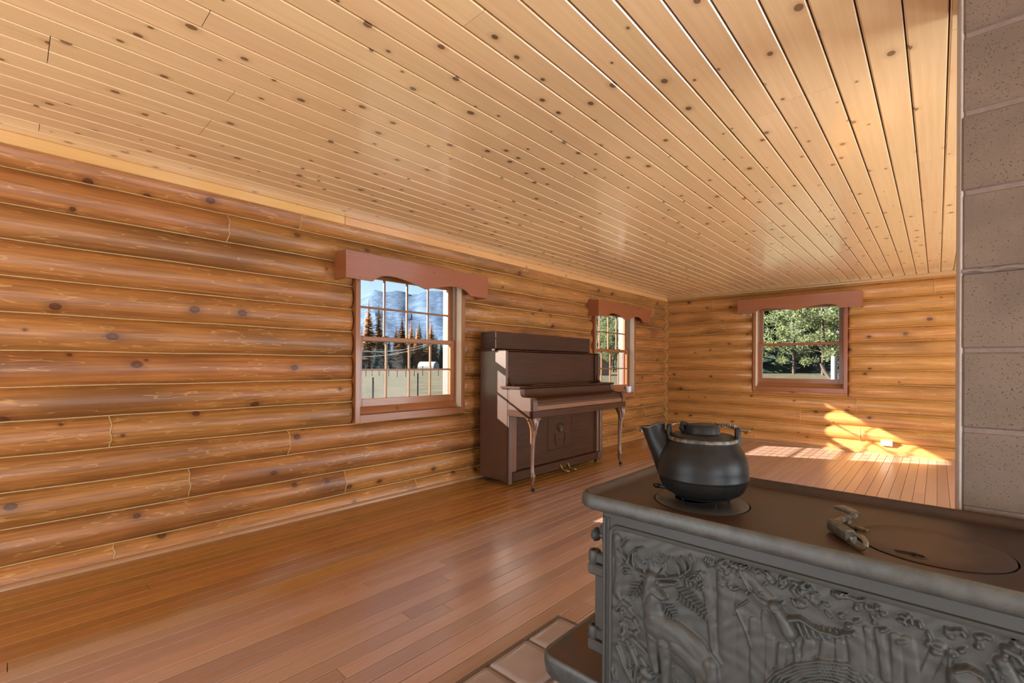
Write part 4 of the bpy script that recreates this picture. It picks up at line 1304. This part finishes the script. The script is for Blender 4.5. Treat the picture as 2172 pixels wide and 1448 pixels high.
# door end of the stove (faces the piano): door, hinges, latch knob, ash lip
door = sp_('door', MB().cbox(BX0 - 0.016, BX0 + 0.002, BY0 + 0.075, BY1 - 0.06, 0.27, 0.70, 0.006), 'stove')
part('door_frame', MB().cbox(BX0 - 0.010, BX0 + 0.002, BY0 + 0.02, BY1 - 0.02, 0.235, 0.735, 0.006), 'stove', stove)
part('door_edge_bar', MB().cbox(BX0 - 0.054, BX0 - 0.018, BY0 + 0.046, BY0 + 0.066, 0.300, 0.600, 0.004).cbox(BX0 - 0.020, BX0 + 0.0, BY0 + 0.05, BY0 + 0.085, 0.32, 0.58, 0.004), 'stove', door)
for z in (0.600, 0.345):
    m = MB().cbox(BX0 - 0.072, BX0 + 0.004, BY0 + 0.026, BY0 + 0.082, z - 0.062, z - 0.026, 0.006)
    sp_('hinge_bracket', m, 'stove')
    m = MB().lathe([(0.019, 0.0), (0.021, 0.004), (0.021, 0.036), (0.017, 0.042), (0.009, 0.042), (0.008, 0.036), (0.0005, 0.036)], (BX0 - 0.056, BY0 + 0.050, z - 0.026), 16)
    m.cbox(BX0 - 0.050, BX0 - 0.006, BY0 + 0.036, BY0 + 0.064, z - 0.022, z + 0.010, 0.004)
    sp_('hinge', m, 'stove')
m = MB()
m.tube([(BX0 - 0.010, BY0 + 0.07, 0.610), (BX0 - 0.022, BY0 + 0.068, 0.655), (BX0 - 0.034, BY0 + 0.066, 0.690), (BX0 - 0.018, BY0 + 0.066, 0.712)], [0.016, 0.016, 0.015, 0.012], 8)
sp_('latch_arm', m, 'stove')
m = MB()
c0 = Vector((BX0 - 0.045, BY0 + 0.060, 0.665))
m.tube([c0 + Vector((0.016, 0, 0)), c0 + Vector((0.006, 0, 0)), c0 + Vector((-0.002, 0, 0)), c0 + Vector((-0.012, 0, 0)), c0 + Vector((-0.022, 0, 0)), c0 + Vector((-0.028, 0, 0))], [0.008, 0.009, 0.020, 0.024, 0.019, 0.007], 16)
sp_('door_knob', m, 'lid_grey', label='dark round latch knob')
# ash lip: shallow tray with rounded corners
TX0, TX1, TY0, TY1, TZ = 2.655, 2.960, 1.318, 1.800, 0.190
def tr(off, z, r=0.06):
    return rrect(TX0 + off, TX1, TY0 + off, TY1 - off, max(0.01, r - off * 0.9), z, 8)
sp_('ash_lip', MB().loft([tr(o, z) for o, z in ((0.030, 0.100), (0.016, 0.106), (0.006, 0.122), (0.001, 0.150), (0.0, 0.170), (0.001, 0.181), (0.006, 0.188), (0.012, 0.190), (0.018, 0.187))], False).loft([tr(0.030, 0.100), tr(0.10, 0.099)], True), 'stove_rim')
sp_('ash_lip_well', MB().loft([tr(o, z) for o, z in ((0.018, 0.187), (0.023, 0.178), (0.028, 0.150), (0.036, 0.124), (0.050, 0.116), (0.10, 0.115), (0.15, 0.115))], True), 'rust_tray')

# ================================================================== TRIVET, KETTLE, LIFTER
KX, KY = 3.182, 1.500
ZT = 0.809
trivet = thing('wire_trivet', 'small iron trivet on thin legs under the kettle', 'trivet', (KX, KY, ZT))
m = MB()
part('ring', MB().lathe([(0.070, 0.021), (0.088, 0.021), (0.090, 0.024), (0.088, 0.027), (0.070, 0.027)], (KX, KY, ZT), 40), 'kettle', trivet)
for k in range(5):
    a = math.radians(30 + 72 * k)
    x, y = KX + 0.080 * math.cos(a), KY + 0.080 * math.sin(a)
    part('leg', MB().tube([(x, y, ZT + 0.024), (x, y, ZT + 0.006), (x, y, ZT + 0.0004)], [0.0036, 0.0032, 0.0042], 7), 'kettle', trivet)
da = Vector((-0.93, -0.05, 0)).normalized()
hp = Vector((KX, KY, ZT + 0.024))
part('handle', MB().tube([hp + da * 0.086, hp + da * 0.115, hp + da * 0.140], [0.005, 0.005, 0.0065], 7).ball(hp + da * 0.148 + Vector((0, 0, 0.002)), 0.013, 10, 1.2, 0.8, 0.7), 'kettle', trivet)

ZK = ZT + 0.0275
kettle = thing('kettle', 'black cast-iron tea kettle with a spout and flat lid on the stove', 'kettle', (KX, KY, ZK))
kp = [(0.070, 0.0), (0.098, 0.002), (0.112, 0.009), (0.122, 0.020), (0.1290, 0.036), (0.1325, 0.050), (0.1332, 0.0535), (0.1355, 0.056), (0.1355, 0.060), (0.1340, 0.064), (0.1345, 0.080), (0.1335, 0.098), (0.129, 0.118), (0.121, 0.136), (0.111, 0.152), (0.104, 0.163), (0.1015, 0.170), (0.1015, 0.176), (0.099, 0.178), (0.094, 0.178)]
part('body', MB().lathe(kp, (KX, KY, ZK), 64), 'kettle', kettle, smooth=0.9)
part('neck_rim', MB().lathe([(0.1000, 0.1690), (0.1045, 0.1700), (0.1048, 0.1760), (0.1035, 0.1790), (0.100, 0.1805), (0.094, 0.1790)], (KX, KY, ZK), 64), 'kettle_worn', kettle)
klid = part('lid', MB().lathe([(0.094, 0.176), (0.0945, 0.183), (0.090, 0.1865), (0.060, 0.190), (0.0535, 0.192), (0.0515, 0.200), (0.0495, 0.213), (0.0475, 0.217), (0.043, 0.219), (0.0005, 0.2195)], (KX, KY, ZK), 48), 'kettle', kettle)
ax = Vector((-0.96, -0.28, 0)).normalized()
side = Vector((-ax.y, ax.x, 0))
def K(a, b, z):
    return Vector((KX, KY, ZK)) + ax * a + side * b + Vector((0, 0, z))
# spout: broad oval root, narrow open mouth with a raised back lip
rings = []
for a, z, ra, rb, tilt in ((0.068, 0.072, 0.070, 0.052, 0.6), (0.098, 0.104, 0.053, 0.043, 0.6), (0.121, 0.137, 0.043, 0.036, 0.5), (0.139, 0.166, 0.037, 0.031, 0.35), (0.149, 0.188, 0.036, 0.028, 0.15), (0.152, 0.203, 0.037, 0.027, 0.0)):
    ring = []
    for k in range(24):
        t = 2 * PI * k / 24
        ct = math.cos(t)
        u, w = ra * ct, rb * math.sin(t)
        lip = beak = 0.0
        if z > 0.2:
            lip = 0.013 * max(0.0, -ct + 0.25) ** 0.7 - 0.004 * max(0.0, ct)
            beak = 0.008 * max(0.0, ct) ** 4
        ring.append(K(a + u * math.cos(tilt) + beak, w * (1 - 0.35 * max(0.0, ct) ** 3 if z > 0.18 else 1.0), z - u * math.sin(tilt) + lip))
    rings.append(ring)
inner = []
for s, dz in ((0.80, 0.0), (0.7, -0.02), (0.6, -0.04)):
    c = sum((Vector(p) for p in rings[-1]), Vector()) / 24
    inner.append([c + (Vector(p) - c) * s + Vector((0, 0, dz)) for p in rings[-1]])
sm = MB().loft(rings + inner, True)
part('spout', sm, 'kettle', kettle, smooth=1.0)
part('spout_seam', MB().tube([K(0.136, 0, 0.050), K(0.155, 0, 0.105), K(0.173, 0, 0.154), K(0.190, 0, 0.196)], [0.002, 0.0025, 0.0025, 0.002], 6), 'kettle', kettle)
mouth = [Vector(p) for p in rings[-1]]
part('mouth_wear', MB().tube(mouth + mouth[:1], 0.0022, 6), 'kettle_worn', kettle)
# ears that carry the bail, with hinge lug of the lid
for sgn in (1, -1):
    m = MB()
    m.tube([K(sgn * 0.098, 0.0, 0.160), K(sgn * 0.102, 0.0, 0.185), K(sgn * 0.101, 0.0, 0.205), K(sgn * 0.100, 0.0, 0.214)], [0.013, 0.010, 0.009, 0.006], 10)
    part('bail_ear', m, 'kettle', kettle)
part('lid_lug', MB().tube([K(0.050, 0.0, 0.190), K(0.060, 0.004, 0.205), K(0.058, 0.004, 0.219), K(0.046, 0.004, 0.216)], [0.010, 0.012, 0.011, 0.007], 8), 'kettle', klid)
# wire bail folded back over the far side, with a coiled grip
pts = []
for k in range(25):
    t = PI * k / 24
    pts.append(K(0.104 * math.cos(t), -0.0 - 0.115 * math.sin(t), 0.206 - 0.012 * math.sin(t)))
if side.y < 0: pass
far = 1 if side.y > 0 else -1
pts = [K(0.104 * math.cos(PI * k / 24), far * 0.118 * math.sin(PI * k / 24), 0.206 + 0.004 * math.sin(PI * k / 24)) for k in range(25)]
bail = part('bail', MB().tube(pts, 0.0023, 7).ball(pts[0], 0.006, 8).ball(pts[-1], 0.006, 8), 'steel_wire', kettle)
part('bail_hook', MB().tube([K(-0.104, 0.0, 0.206), K(-0.118, -far * 0.006, 0.208), K(-0.132, -far * 0.004, 0.206), K(-0.136, far * 0.006, 0.203), K(-0.126, far * 0.014, 0.202), K(-0.110, far * 0.012, 0.204)], 0.0022, 7), 'steel_wire', bail)
coil = []
for k in range(161):
    t = PI * (0.52 + 0.42 * k / 160)
    b = K(0.104 * math.cos(t), far * 0.118 * math.sin(t), 0.206 + 0.004 * math.sin(t))
    w = 2 * PI * 13 * k / 160
    rad = (ax * math.cos(t) + side * far * math.sin(t)).normalized()
    coil.append(b + rad * 0.0062 * math.cos(w) + Vector((0, 0, 0.0062 * math.sin(w))))
part('coiled_grip', MB().tube(coil, 0.0017, 5), 'steel_wire', bail)

lifter = thing('lid_lifter', 'zigzag metal stove-lid lifter with a looped handle lying on the stove top', 'lid lifter', (3.57, 1.47, 0.8065))
def bar(pts, w, t, c=0.002):
    """flat bar along a path; w = width across, t = thickness (vertical)"""
    rings = []
    P = [Vector(p) for p in pts]
    for i, p in enumerate(P):
        d = (P[min(i + 1, len(P) - 1)] - P[max(i - 1, 0)])
        d.z = 0
        d.normalize()
        s = Vector((-d.y, d.x, 0))
        ww = w[i] if hasattr(w, '__len__') else w
        tt = t[i] if hasattr(t, '__len__') else t
        rings.append([p + s * (ww / 2 - c) + Vector((0, 0, tt / 2)), p + s * (ww / 2) + Vector((0, 0, tt / 2 - c)), p + s * (ww / 2) - Vector((0, 0, tt / 2 - c)), p + s * (ww / 2 - c) - Vector((0, 0, tt / 2)),
                      p - s * (ww / 2 - c) - Vector((0, 0, tt / 2)), p - s * (ww / 2) - Vector((0, 0, tt / 2 - c)), p - s * (ww / 2) + Vector((0, 0, tt / 2 - c)), p - s * (ww / 2 - c) + Vector((0, 0, tt / 2))])
    return MB().loft(rings)
hA, hB = Vector((3.527, 1.474, 0.825)), Vector((3.580, 1.400, 0.823))
hd = (hB - hA).normalized()
hs = Vector((-hd.y, hd.x, 0))
grip = part('grip', bar([hA, hA + hd * 0.006, hB], [0.014, 0.024, 0.026], [0.026, 0.030, 0.031], 0.005), 'lifter', lifter)
for o in (-0.007, 0.0, 0.007):
    part('rib', MB().tube([hA + hd * 0.01 + hs * o + Vector((0, 0, 0.0150)), hB - hd * 0.006 + hs * o + Vector((0, 0, 0.0158))], 0.0016, 6), 'lifter', grip)
lc = hB + hd * 0.026
loop = [lc + hd * (0.029 * math.cos(2 * PI * k / 28)) + (Vector((0, 0, 0.0125)) + hs * 0.006) * math.sin(2 * PI * k / 28) for k in range(29)]
part('loop', MB().tube(loop, 0.0036, 8, False, 1.7), 'lifter', lifter)
part('arm', bar([hA + Vector((0.004, -0.002, 0.002)), Vector((3.540, 1.510, 0.828)), Vector((3.560, 1.555, 0.832)), Vector((3.571, 1.588, 0.834))], [0.016, 0.013, 0.013, 0.016], 0.014, 0.003), 'kettle_worn', lifter)
part('foot', bar([Vector((3.545, 1.545, 0.8145)), Vector((3.575, 1.535, 0.8125)), Vector((3.600, 1.525, 0.8115))], [0.022, 0.018, 0.010], 0.008, 0.002).tube([(3.556, 1.546, 0.830), (3.557, 1.544, 0.815)], 0.007, 8), 'kettle_worn', lifter)
part('tip', bar([Vector((3.573, 1.586, 0.834)), Vector((3.552, 1.604, 0.836)), Vector((3.530, 1.622, 0.836)), Vector((3.518, 1.632, 0.834))], [0.016, 0.024, 0.030, 0.022], [0.014, 0.014, 0.013, 0.008], 0.004), 'lifter', lifter)

# ================================================================== OUTDOORS
GZ = -0.35
def polar(az, d, z=GZ):
    """point at compass angle az (degrees, clockwise from the room's long axis) and distance d from the room"""
    a = math.radians(az)
    return (3.734 + d * math.sin(a), d * math.cos(a), z)

# pasture with gentle unevenness
mb = MB()
n = 60
xs = [-1400 + 2400 * (k / n) for k in range(n + 1)]
def axis_pts(lo, hi, c, n):
    out = []
    for k in range(n + 1):
        t = 2 * k / n - 1
        s = abs(t) ** 2.2 * (1 if t > 0 else -1)
        out.append(c + (s * (hi - c) if s > 0 else -s * (lo - c)))
    return out
gxs = axis_pts(-1700, 900, 0, n)
gys = axis_pts(-900, 1700, 4, n)
gv = []
for y in gys:
    for x in gxs:
        near = max(0.0, 1 - math.hypot(x - 3, y - 4) / 30)
        gv.append((x, y, GZ - 0.02 + (0.06 * math.sin(x * 0.31 + 1) * math.cos(y * 0.27)) * (1 - near)))
gf = []
for j in range(n):
    for i in range(n):
        a = j * (n + 1) + i
        gf.append((a, a + 1, a + n + 2, a + n + 1))
mb.add(gv, gf)
struct('ground', mb, 'field', 'dry pasture grass around the house')

# wooded mountain ridge far beyond the field
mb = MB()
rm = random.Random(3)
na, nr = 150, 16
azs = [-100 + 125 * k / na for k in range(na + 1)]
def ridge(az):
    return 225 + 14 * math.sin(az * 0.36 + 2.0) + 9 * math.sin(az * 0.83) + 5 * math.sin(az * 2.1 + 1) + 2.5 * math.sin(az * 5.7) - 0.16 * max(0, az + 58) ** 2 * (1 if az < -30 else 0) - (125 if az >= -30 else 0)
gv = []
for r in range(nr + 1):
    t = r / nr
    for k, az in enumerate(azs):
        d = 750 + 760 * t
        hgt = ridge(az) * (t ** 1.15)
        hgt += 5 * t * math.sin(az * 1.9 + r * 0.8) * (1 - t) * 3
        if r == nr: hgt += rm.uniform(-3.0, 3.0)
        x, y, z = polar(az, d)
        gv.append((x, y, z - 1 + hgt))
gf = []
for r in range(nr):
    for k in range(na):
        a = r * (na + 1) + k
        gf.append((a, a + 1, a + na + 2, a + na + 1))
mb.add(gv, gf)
struct('mountain', mb, 'mountain', 'long forested mountain ridge tinted blue for haze beyond the field')

# ---- trees
def conifer(seed, h, rad, layers, per, droop, gap, start=0.08):
    rg = random.Random(seed)
    tb = MB().tube([(0, 0, 0), (0, 0, h * 0.5), (0, 0, h * 0.98)], [h * 0.016, h * 0.010, h * 0.002], 7)
    mb = MB()
    for i in range(layers):
        t = i / (layers - 1)
        z = h * (start + (0.985 - start) * t)
        r = rad * (1 - t) ** 0.85 * rg.uniform(0.78, 1.1) + 0.10 * rad * (1 - t) + 0.12
        m = max(4, int(per * (1 - 0.5 * t)))
        a0 = rg.uniform(0, 6)
        for k in range(m):
            if rg.random() < gap: continue
            a = a0 + 2 * PI * k / m + rg.uniform(-0.25, 0.25)
            rr = r * rg.uniform(0.7, 1.12)
            w = rr * rg.uniform(0.28, 0.42)
            zz = z + rg.uniform(-0.4, 0.4) * h / layers
            c, s = math.cos(a), math.sin(a)
            def q(u, v, dz): return (c * u - s * v, s * u + c * v, zz + dz)
            drop = droop * rr
            mb.add([q(0, 0, 0.05 * h / layers), q(rr * 0.45, w, -drop * 0.42), q(rr, 0, -drop * 0.85), q(rr * 0.45, -w, -drop * 0.42), q(rr * 0.5, 0, -drop * 0.15)],
                   [(0, 1, 4), (1, 2, 4), (2, 3, 4), (3, 0, 4)])
    return tb, mb

def pine_tree(seed, h, rad, clumps, tufts, start=0.12):
    rg = random.Random(seed)
    tb = MB().tube([(0, 0, 0), (0.1, 0, h * 0.3), (0.0, 0.2, h * 0.6), (0, 0, h * 0.95)], [h * 0.014, h * 0.011, h * 0.008, h * 0.002], 8)
    mb = MB()
    for _ in range(clumps):
        t = start + (0.97 - start) * rg.random()
        env = rad * (math.sin(PI * min(1, (t - start) / (1 - start) * 0.82 + 0.16)) ** 0.7) * rg.uniform(0.35, 1.05)
        a = rg.uniform(0, 2 * PI)
        cx, cy, cz = env * math.cos(a), env * math.sin(a), h * t
        if rg.random() < 0.35:
            tb.tube([(0, 0, cz - 0.25 * env), (cx * 0.6, cy * 0.6, cz - 0.12 * env), (cx, cy, cz)], [h * 0.004, h * 0.003, h * 0.001], 4)
        R = rad * rg.uniform(0.16, 0.30)
        for _ in range(tufts):
            d = Vector((rg.gauss(0, 1), rg.gauss(0, 1), rg.gauss(0, 0.7))).normalized()
            p = Vector((cx, cy, cz)) + d * R * rg.uniform(0.25, 1.0)
            e = 0.62 * (d + Vector((rg.uniform(-.6, .6), rg.uniform(-.6, .6), rg.uniform(-0.1, .8)))).normalized() * R * rg.uniform(0.4, 0.75)
            s = e.cross(Vector((rg.uniform(-1, 1), rg.uniform(-1, 1), rg.uniform(-1, 1)))).normalized() * R * rg.uniform(0.06, 0.12)
            mb.add([p - s, p + s, p + e * 0.6 + s * 0.8, p + e, p + e * 0.6 - s * 0.8], [(0, 1, 2, 4), (4, 2, 3)])
    return tb, mb

PROTO = {}
def proto(key, gen, leaf):
    t, f = gen
    PROTO[key] = (t.mesh('trunk', 'bark', (0, 0, 0), 1.0), f.mesh('foliage', leaf, (0, 0, 0), 0))
for s in range(3):
    proto(('spruce', s), conifer(10 + s, 20.0, 3.6 - 0.3 * s, 30, 13, 0.45, 0.08, 0.05), 'spruce')
    proto(('larch', s), conifer(20 + s, 20.0, 3.4, 60, 20, 0.18, 0.10, 0.05), 'larch')
    proto(('pine', s), pine_tree(30 + s, 20.0, 4.6, 84, 95), 'pine')

def tree(kind, var, az, d, h, label, group=None, wide=1.0):
    nm = {'spruce': 'spruce_tree', 'larch': 'larch_tree', 'pine': 'pine_tree'}[kind]
    root = thing(nm, label, 'tree', polar(az, d, GZ - 0.1), group)
    tm, fm = PROTO[(kind, var)]
    s = h / 20.0
    rz = (az * 7.77 + d) % 6.28
    place('trunk', tm, (0, 0, 0), root, (0, 0, rz), (s * wide, s * wide, s))
    place('foliage', fm, (0, 0, 0), root, (0, 0, rz), (s * wide, s * wide, s))
    return root

# seen through the barred window left of the piano
tree('larch', 0, -59.9, 172, 24.8, 'tallest golden larch at the left of the view through the window beside the piano')
tree('larch', 1, -58.75, 170, 23.2, 'second tall golden larch from the left, thin, seen through the window beside the piano')
tree('larch', 2, -56.75, 168, 15.5, 'small golden larch leaning beside the dark spruces in the middle of the window view')
tree('larch', 0, -56.05, 165, 18.6, 'broad golden larch in the middle of the view through the window beside the piano', wide=1.35)
tree('larch', 1, -54.95, 171, 18.0, 'golden larch right of the middle of the view through the window beside the piano')
tree('larch', 2, -54.2, 166, 16.2, 'short golden larch in front of the tall pointed dark spruce')
tree('larch', 0, -52.55, 169, 17.4, 'golden larch at the right of the view through the window beside the piano', wide=1.3)
tree('spruce', 0, -54.0, 178, 18.6, 'tall pointed dark spruce behind the golden larches')
rt = random.Random(9)
FG = 'spruces of the forest edge beyond the pasture'
for k in range(27):
    az = -63.5 + 15.5 * (k + rt.uniform(-0.35, 0.35)) / 26
    tree('spruce', rt.randrange(3), az, rt.uniform(176, 196), rt.uniform(12.5, 16.5), 'dark green spruce in the forest edge beyond the pasture', FG, 1.15)
for k in range(20):
    az = -63 + 14.5 * (k + rt.uniform(-0.35, 0.35)) / 19
    tree('spruce', rt.randrange(3), az, rt.uniform(166, 175), rt.uniform(6.5, 9.5), 'low dark spruce at the foot of the forest edge beyond the pasture', 'low spruces at the foot of the forest edge', 1.5)
# seen through the window behind the piano
for az, d, h, kind, v, lb in ((-33.4, 125, 17, 'spruce', 0, 'dark spruce leftmost behind the tin-roofed shed'), (-32.2, 118, 18, 'pine', 1, 'bushy pine rising right behind the shed roof'),
                              (-31.2, 150, 22, 'spruce', 1, 'tall dark spruce between two pines behind the shed'), (-30.3, 112, 17, 'pine', 2, 'bushy green pine just right of the tin-roofed shed'),
                              (-29.4, 135, 21, 'spruce', 2, 'dark spruce right of the shed, second from the window edge'), (-28.4, 116, 19, 'pine', 0, 'pine at the right edge of the view behind the piano'),
                              (-27.3, 128, 20, 'spruce', 0, 'dark spruce half hidden by the jamb of the window behind the piano')):
    tree(kind, v, az, d, h, lb)
# seen through the plain window of the back wall
for az, d, h, kind, v, lb, w in ((-13.6, 128, 24, 'spruce', 0, 'dark spruce at the left of the view through the plain back window', 1.5), (-12.6, 150, 26, 'spruce', 2, 'second dark spruce from the left in the back window, farther away', 1.6),
                                 (-11.25, 108, 21.5, 'pine', 0, 'big light green pine left of the middle of the back window', 1.0), (-9.7, 138, 25, 'spruce', 1, 'dark spruce between the two big pines in the back window', 1.7),
                                 (-8.7, 100, 20.5, 'pine', 1, 'big light green pine right of the middle of the back window', 1.05), (-7.0, 112, 22, 'pine', 2, 'light green pine at the right edge of the back window', 1.0),
                                 (-15.2, 126, 23, 'pine', 1, 'pine hidden mostly behind the left jamb of the back window', 1.0), (-5.3, 128, 25, 'spruce', 0, 'dark spruce beyond the right jamb of the back window', 1.6)):
    tree(kind, v, az, d, h, lb, None, w)
for k in range(9):
    tree('spruce', k % 3, -15.5 + 1.25 * k + rt.uniform(-0.3, 0.3), rt.uniform(165, 195), rt.uniform(14, 19), 'dark spruce in the far row behind the pines of the back window', 'far row of spruces behind the pines', 1.5)

# ---- fence posts and wires in the pasture
def fence_post(az, d, h, label, group=None, r=0.022):
    x, y, z = polar(az, d)
    m = MB().box(x - r, x + r, y - r * 0.3, y + r * 0.3, z - 0.05, z + h).box(x - r * 0.3, x + r * 0.3, y - r, y + r, z - 0.05, z + h)
    solo('fence_post', m, 'post', label, 'fence post', (x, y, z), group)
fence_post(-59.4, 10.6, 1.30, 'dark steel fence post close to the house, left one in the barred window')
fence_post(-54.18, 12.6, 1.36, 'dark steel fence post close to the house, right one in the barred window')
for k, az in enumerate((-60.2, -59.5, -58.7, -57.6, -56.6, -55.6, -54.6, -53.6, -52.6, -51.7)):
    fence_post(az, 62 + 3 * math.sin(k), 1.35, 'thin far fence post standing in a row across the pasture', 'far fence posts across the pasture', 0.05)

# ---- white hoop shelter
cx, cy, _ = polar(-52.9, 150)
root = thing('hoop_shelter', 'white arched hoop shelter standing at the far side of the pasture', 'shelter', (cx, cy, GZ))
ex = Vector((math.cos(math.radians(-52.9 + 28)), -math.sin(math.radians(-52.9 + 28)), 0))
ey = Vector((-ex.y, ex.x, 0))
hh, half, ln = 2.45, 2.0, 5.6
rings = []
for s in (-ln / 2, ln / 2):
    rings.append([Vector((cx, cy, GZ - 0.05)) + ex * s + ey * (half * math.cos(PI * k / 16)) + Vector((0, 0, hh * math.sin(PI * k / 16) ** 0.8)) for k in range(17)])
part('cover', MB().loft(rings, False, False).loft([[Vector(p) * 1 - Vector((0, 0, 0.06)) for p in r] for r in rings], False, False), 'white_cover', root)
part('end_wall', MB().add([tuple(p) for p in rings[1]], [tuple(range(17))]).add([tuple(p + ex * 0.03) for p in rings[1]], [tuple(range(17))]), 'metal_roof', root)
part('end_wall', MB().add([tuple(p) for p in rings[0]], [tuple(range(17))]).add([tuple(p - ex * 0.03) for p in rings[0]], [tuple(range(17))]), 'white_cover', root)

# ---- shed with a metal roof
cx, cy, _ = polar(-32.7, 78)
shed = thing('shed', 'weathered board shed with a grey metal gable roof seen behind the piano', 'shed', (cx, cy, GZ))
hw, hl, eave, apex = 2.5, 4.0, 1.75, 3.55
ux = Vector((math.cos(math.radians(-32.7)), -math.sin(math.radians(-32.7)), 0))
uy = Vector((-ux.y, ux.x, 0))
def SH(a, b, z): return Vector((cx, cy, GZ)) + ux * a + uy * b + Vector((0, 0, z))
m = MB()
P5 = [(-hw, 0), (hw, 0), (hw, eave), (0, apex), (-hw, eave)]
m.loft([[SH(a, -hl, z) for a, z in P5], [SH(a, hl, z) for a, z in P5]])
part('walls', m, 'shed_wall', shed, smooth=0)
for s in (-1, 1):
    m = MB().loft([[SH(s * 0.0, b, apex + 0.02), SH(s * (hw + 0.45), b, eave - 0.26), SH(s * (hw + 0.45), b, eave - 0.20), SH(s * 0.0, b, apex + 0.09)] for b in (-hl - 0.4, hl + 0.4)])
    part('roof_slope', m, 'metal_roof', shed, smooth=0)
for k in range(12):
    a = -hw + 2 * hw * (k + 0.5) / 12
    top = eave + (apex - eave) * (1 - abs(a) / hw) - 0.12
    w = 2 * hw / 12 * 0.46
    m = MB().loft([[SH(a - w, -hl - 0.025, z), SH(a + w, -hl - 0.025, z), SH(a + w, -hl, z), SH(a - w, -hl, z)] for z in (0.02, top)])
    part('wall_board', m, 'shed_wall', shed, smooth=0)

# ---- two power lines across the view
for (z0, z1, sag, lb) in ((3.2, 5.6, 2.6, 'upper power cable sagging across the view of the barred window'), (1.7, 5.2, 2.0, 'lower power cable sagging across the view of the barred window')):
    A, B = Vector(polar(-66, 60, z0 + 1.0)), Vector(polar(-46, 52, z1 + 1.0))
    pts = [A.lerp(B, k / 24) - Vector((0, 0, sag * 4 * (k / 24) * (1 - k / 24))) for k in range(25)]
    mid = pts[12]
    solo('power_cable', MB().tube(pts, 0.022, 5), 'cable', lb, 'cable', tuple(mid))
# ---- leaning stub and pale post by the back window
x, y, z = polar(-7.75, 60)
solo('gate_post', MB().tube([(x, y, z - 0.05), (x, y, z + 1.4), (x, y, z + 2.7)], [0.30, 0.29, 0.28], 10), 'white_paint', 'thick pale post at the right edge of the back window', 'post', (x, y, z))
x, y, z = polar(-8.35, 62)
solo('tree_stub', MB().tube([(x + 0.5, y, z - 0.05), (x - 0.2, y, z + 1.0), (x - 0.6, y, z + 1.9)], [0.22, 0.20, 0.12], 8), 'bark', 'dark leaning stub of a tree in front of the pines in the back window', 'tree stub', (x, y, z))
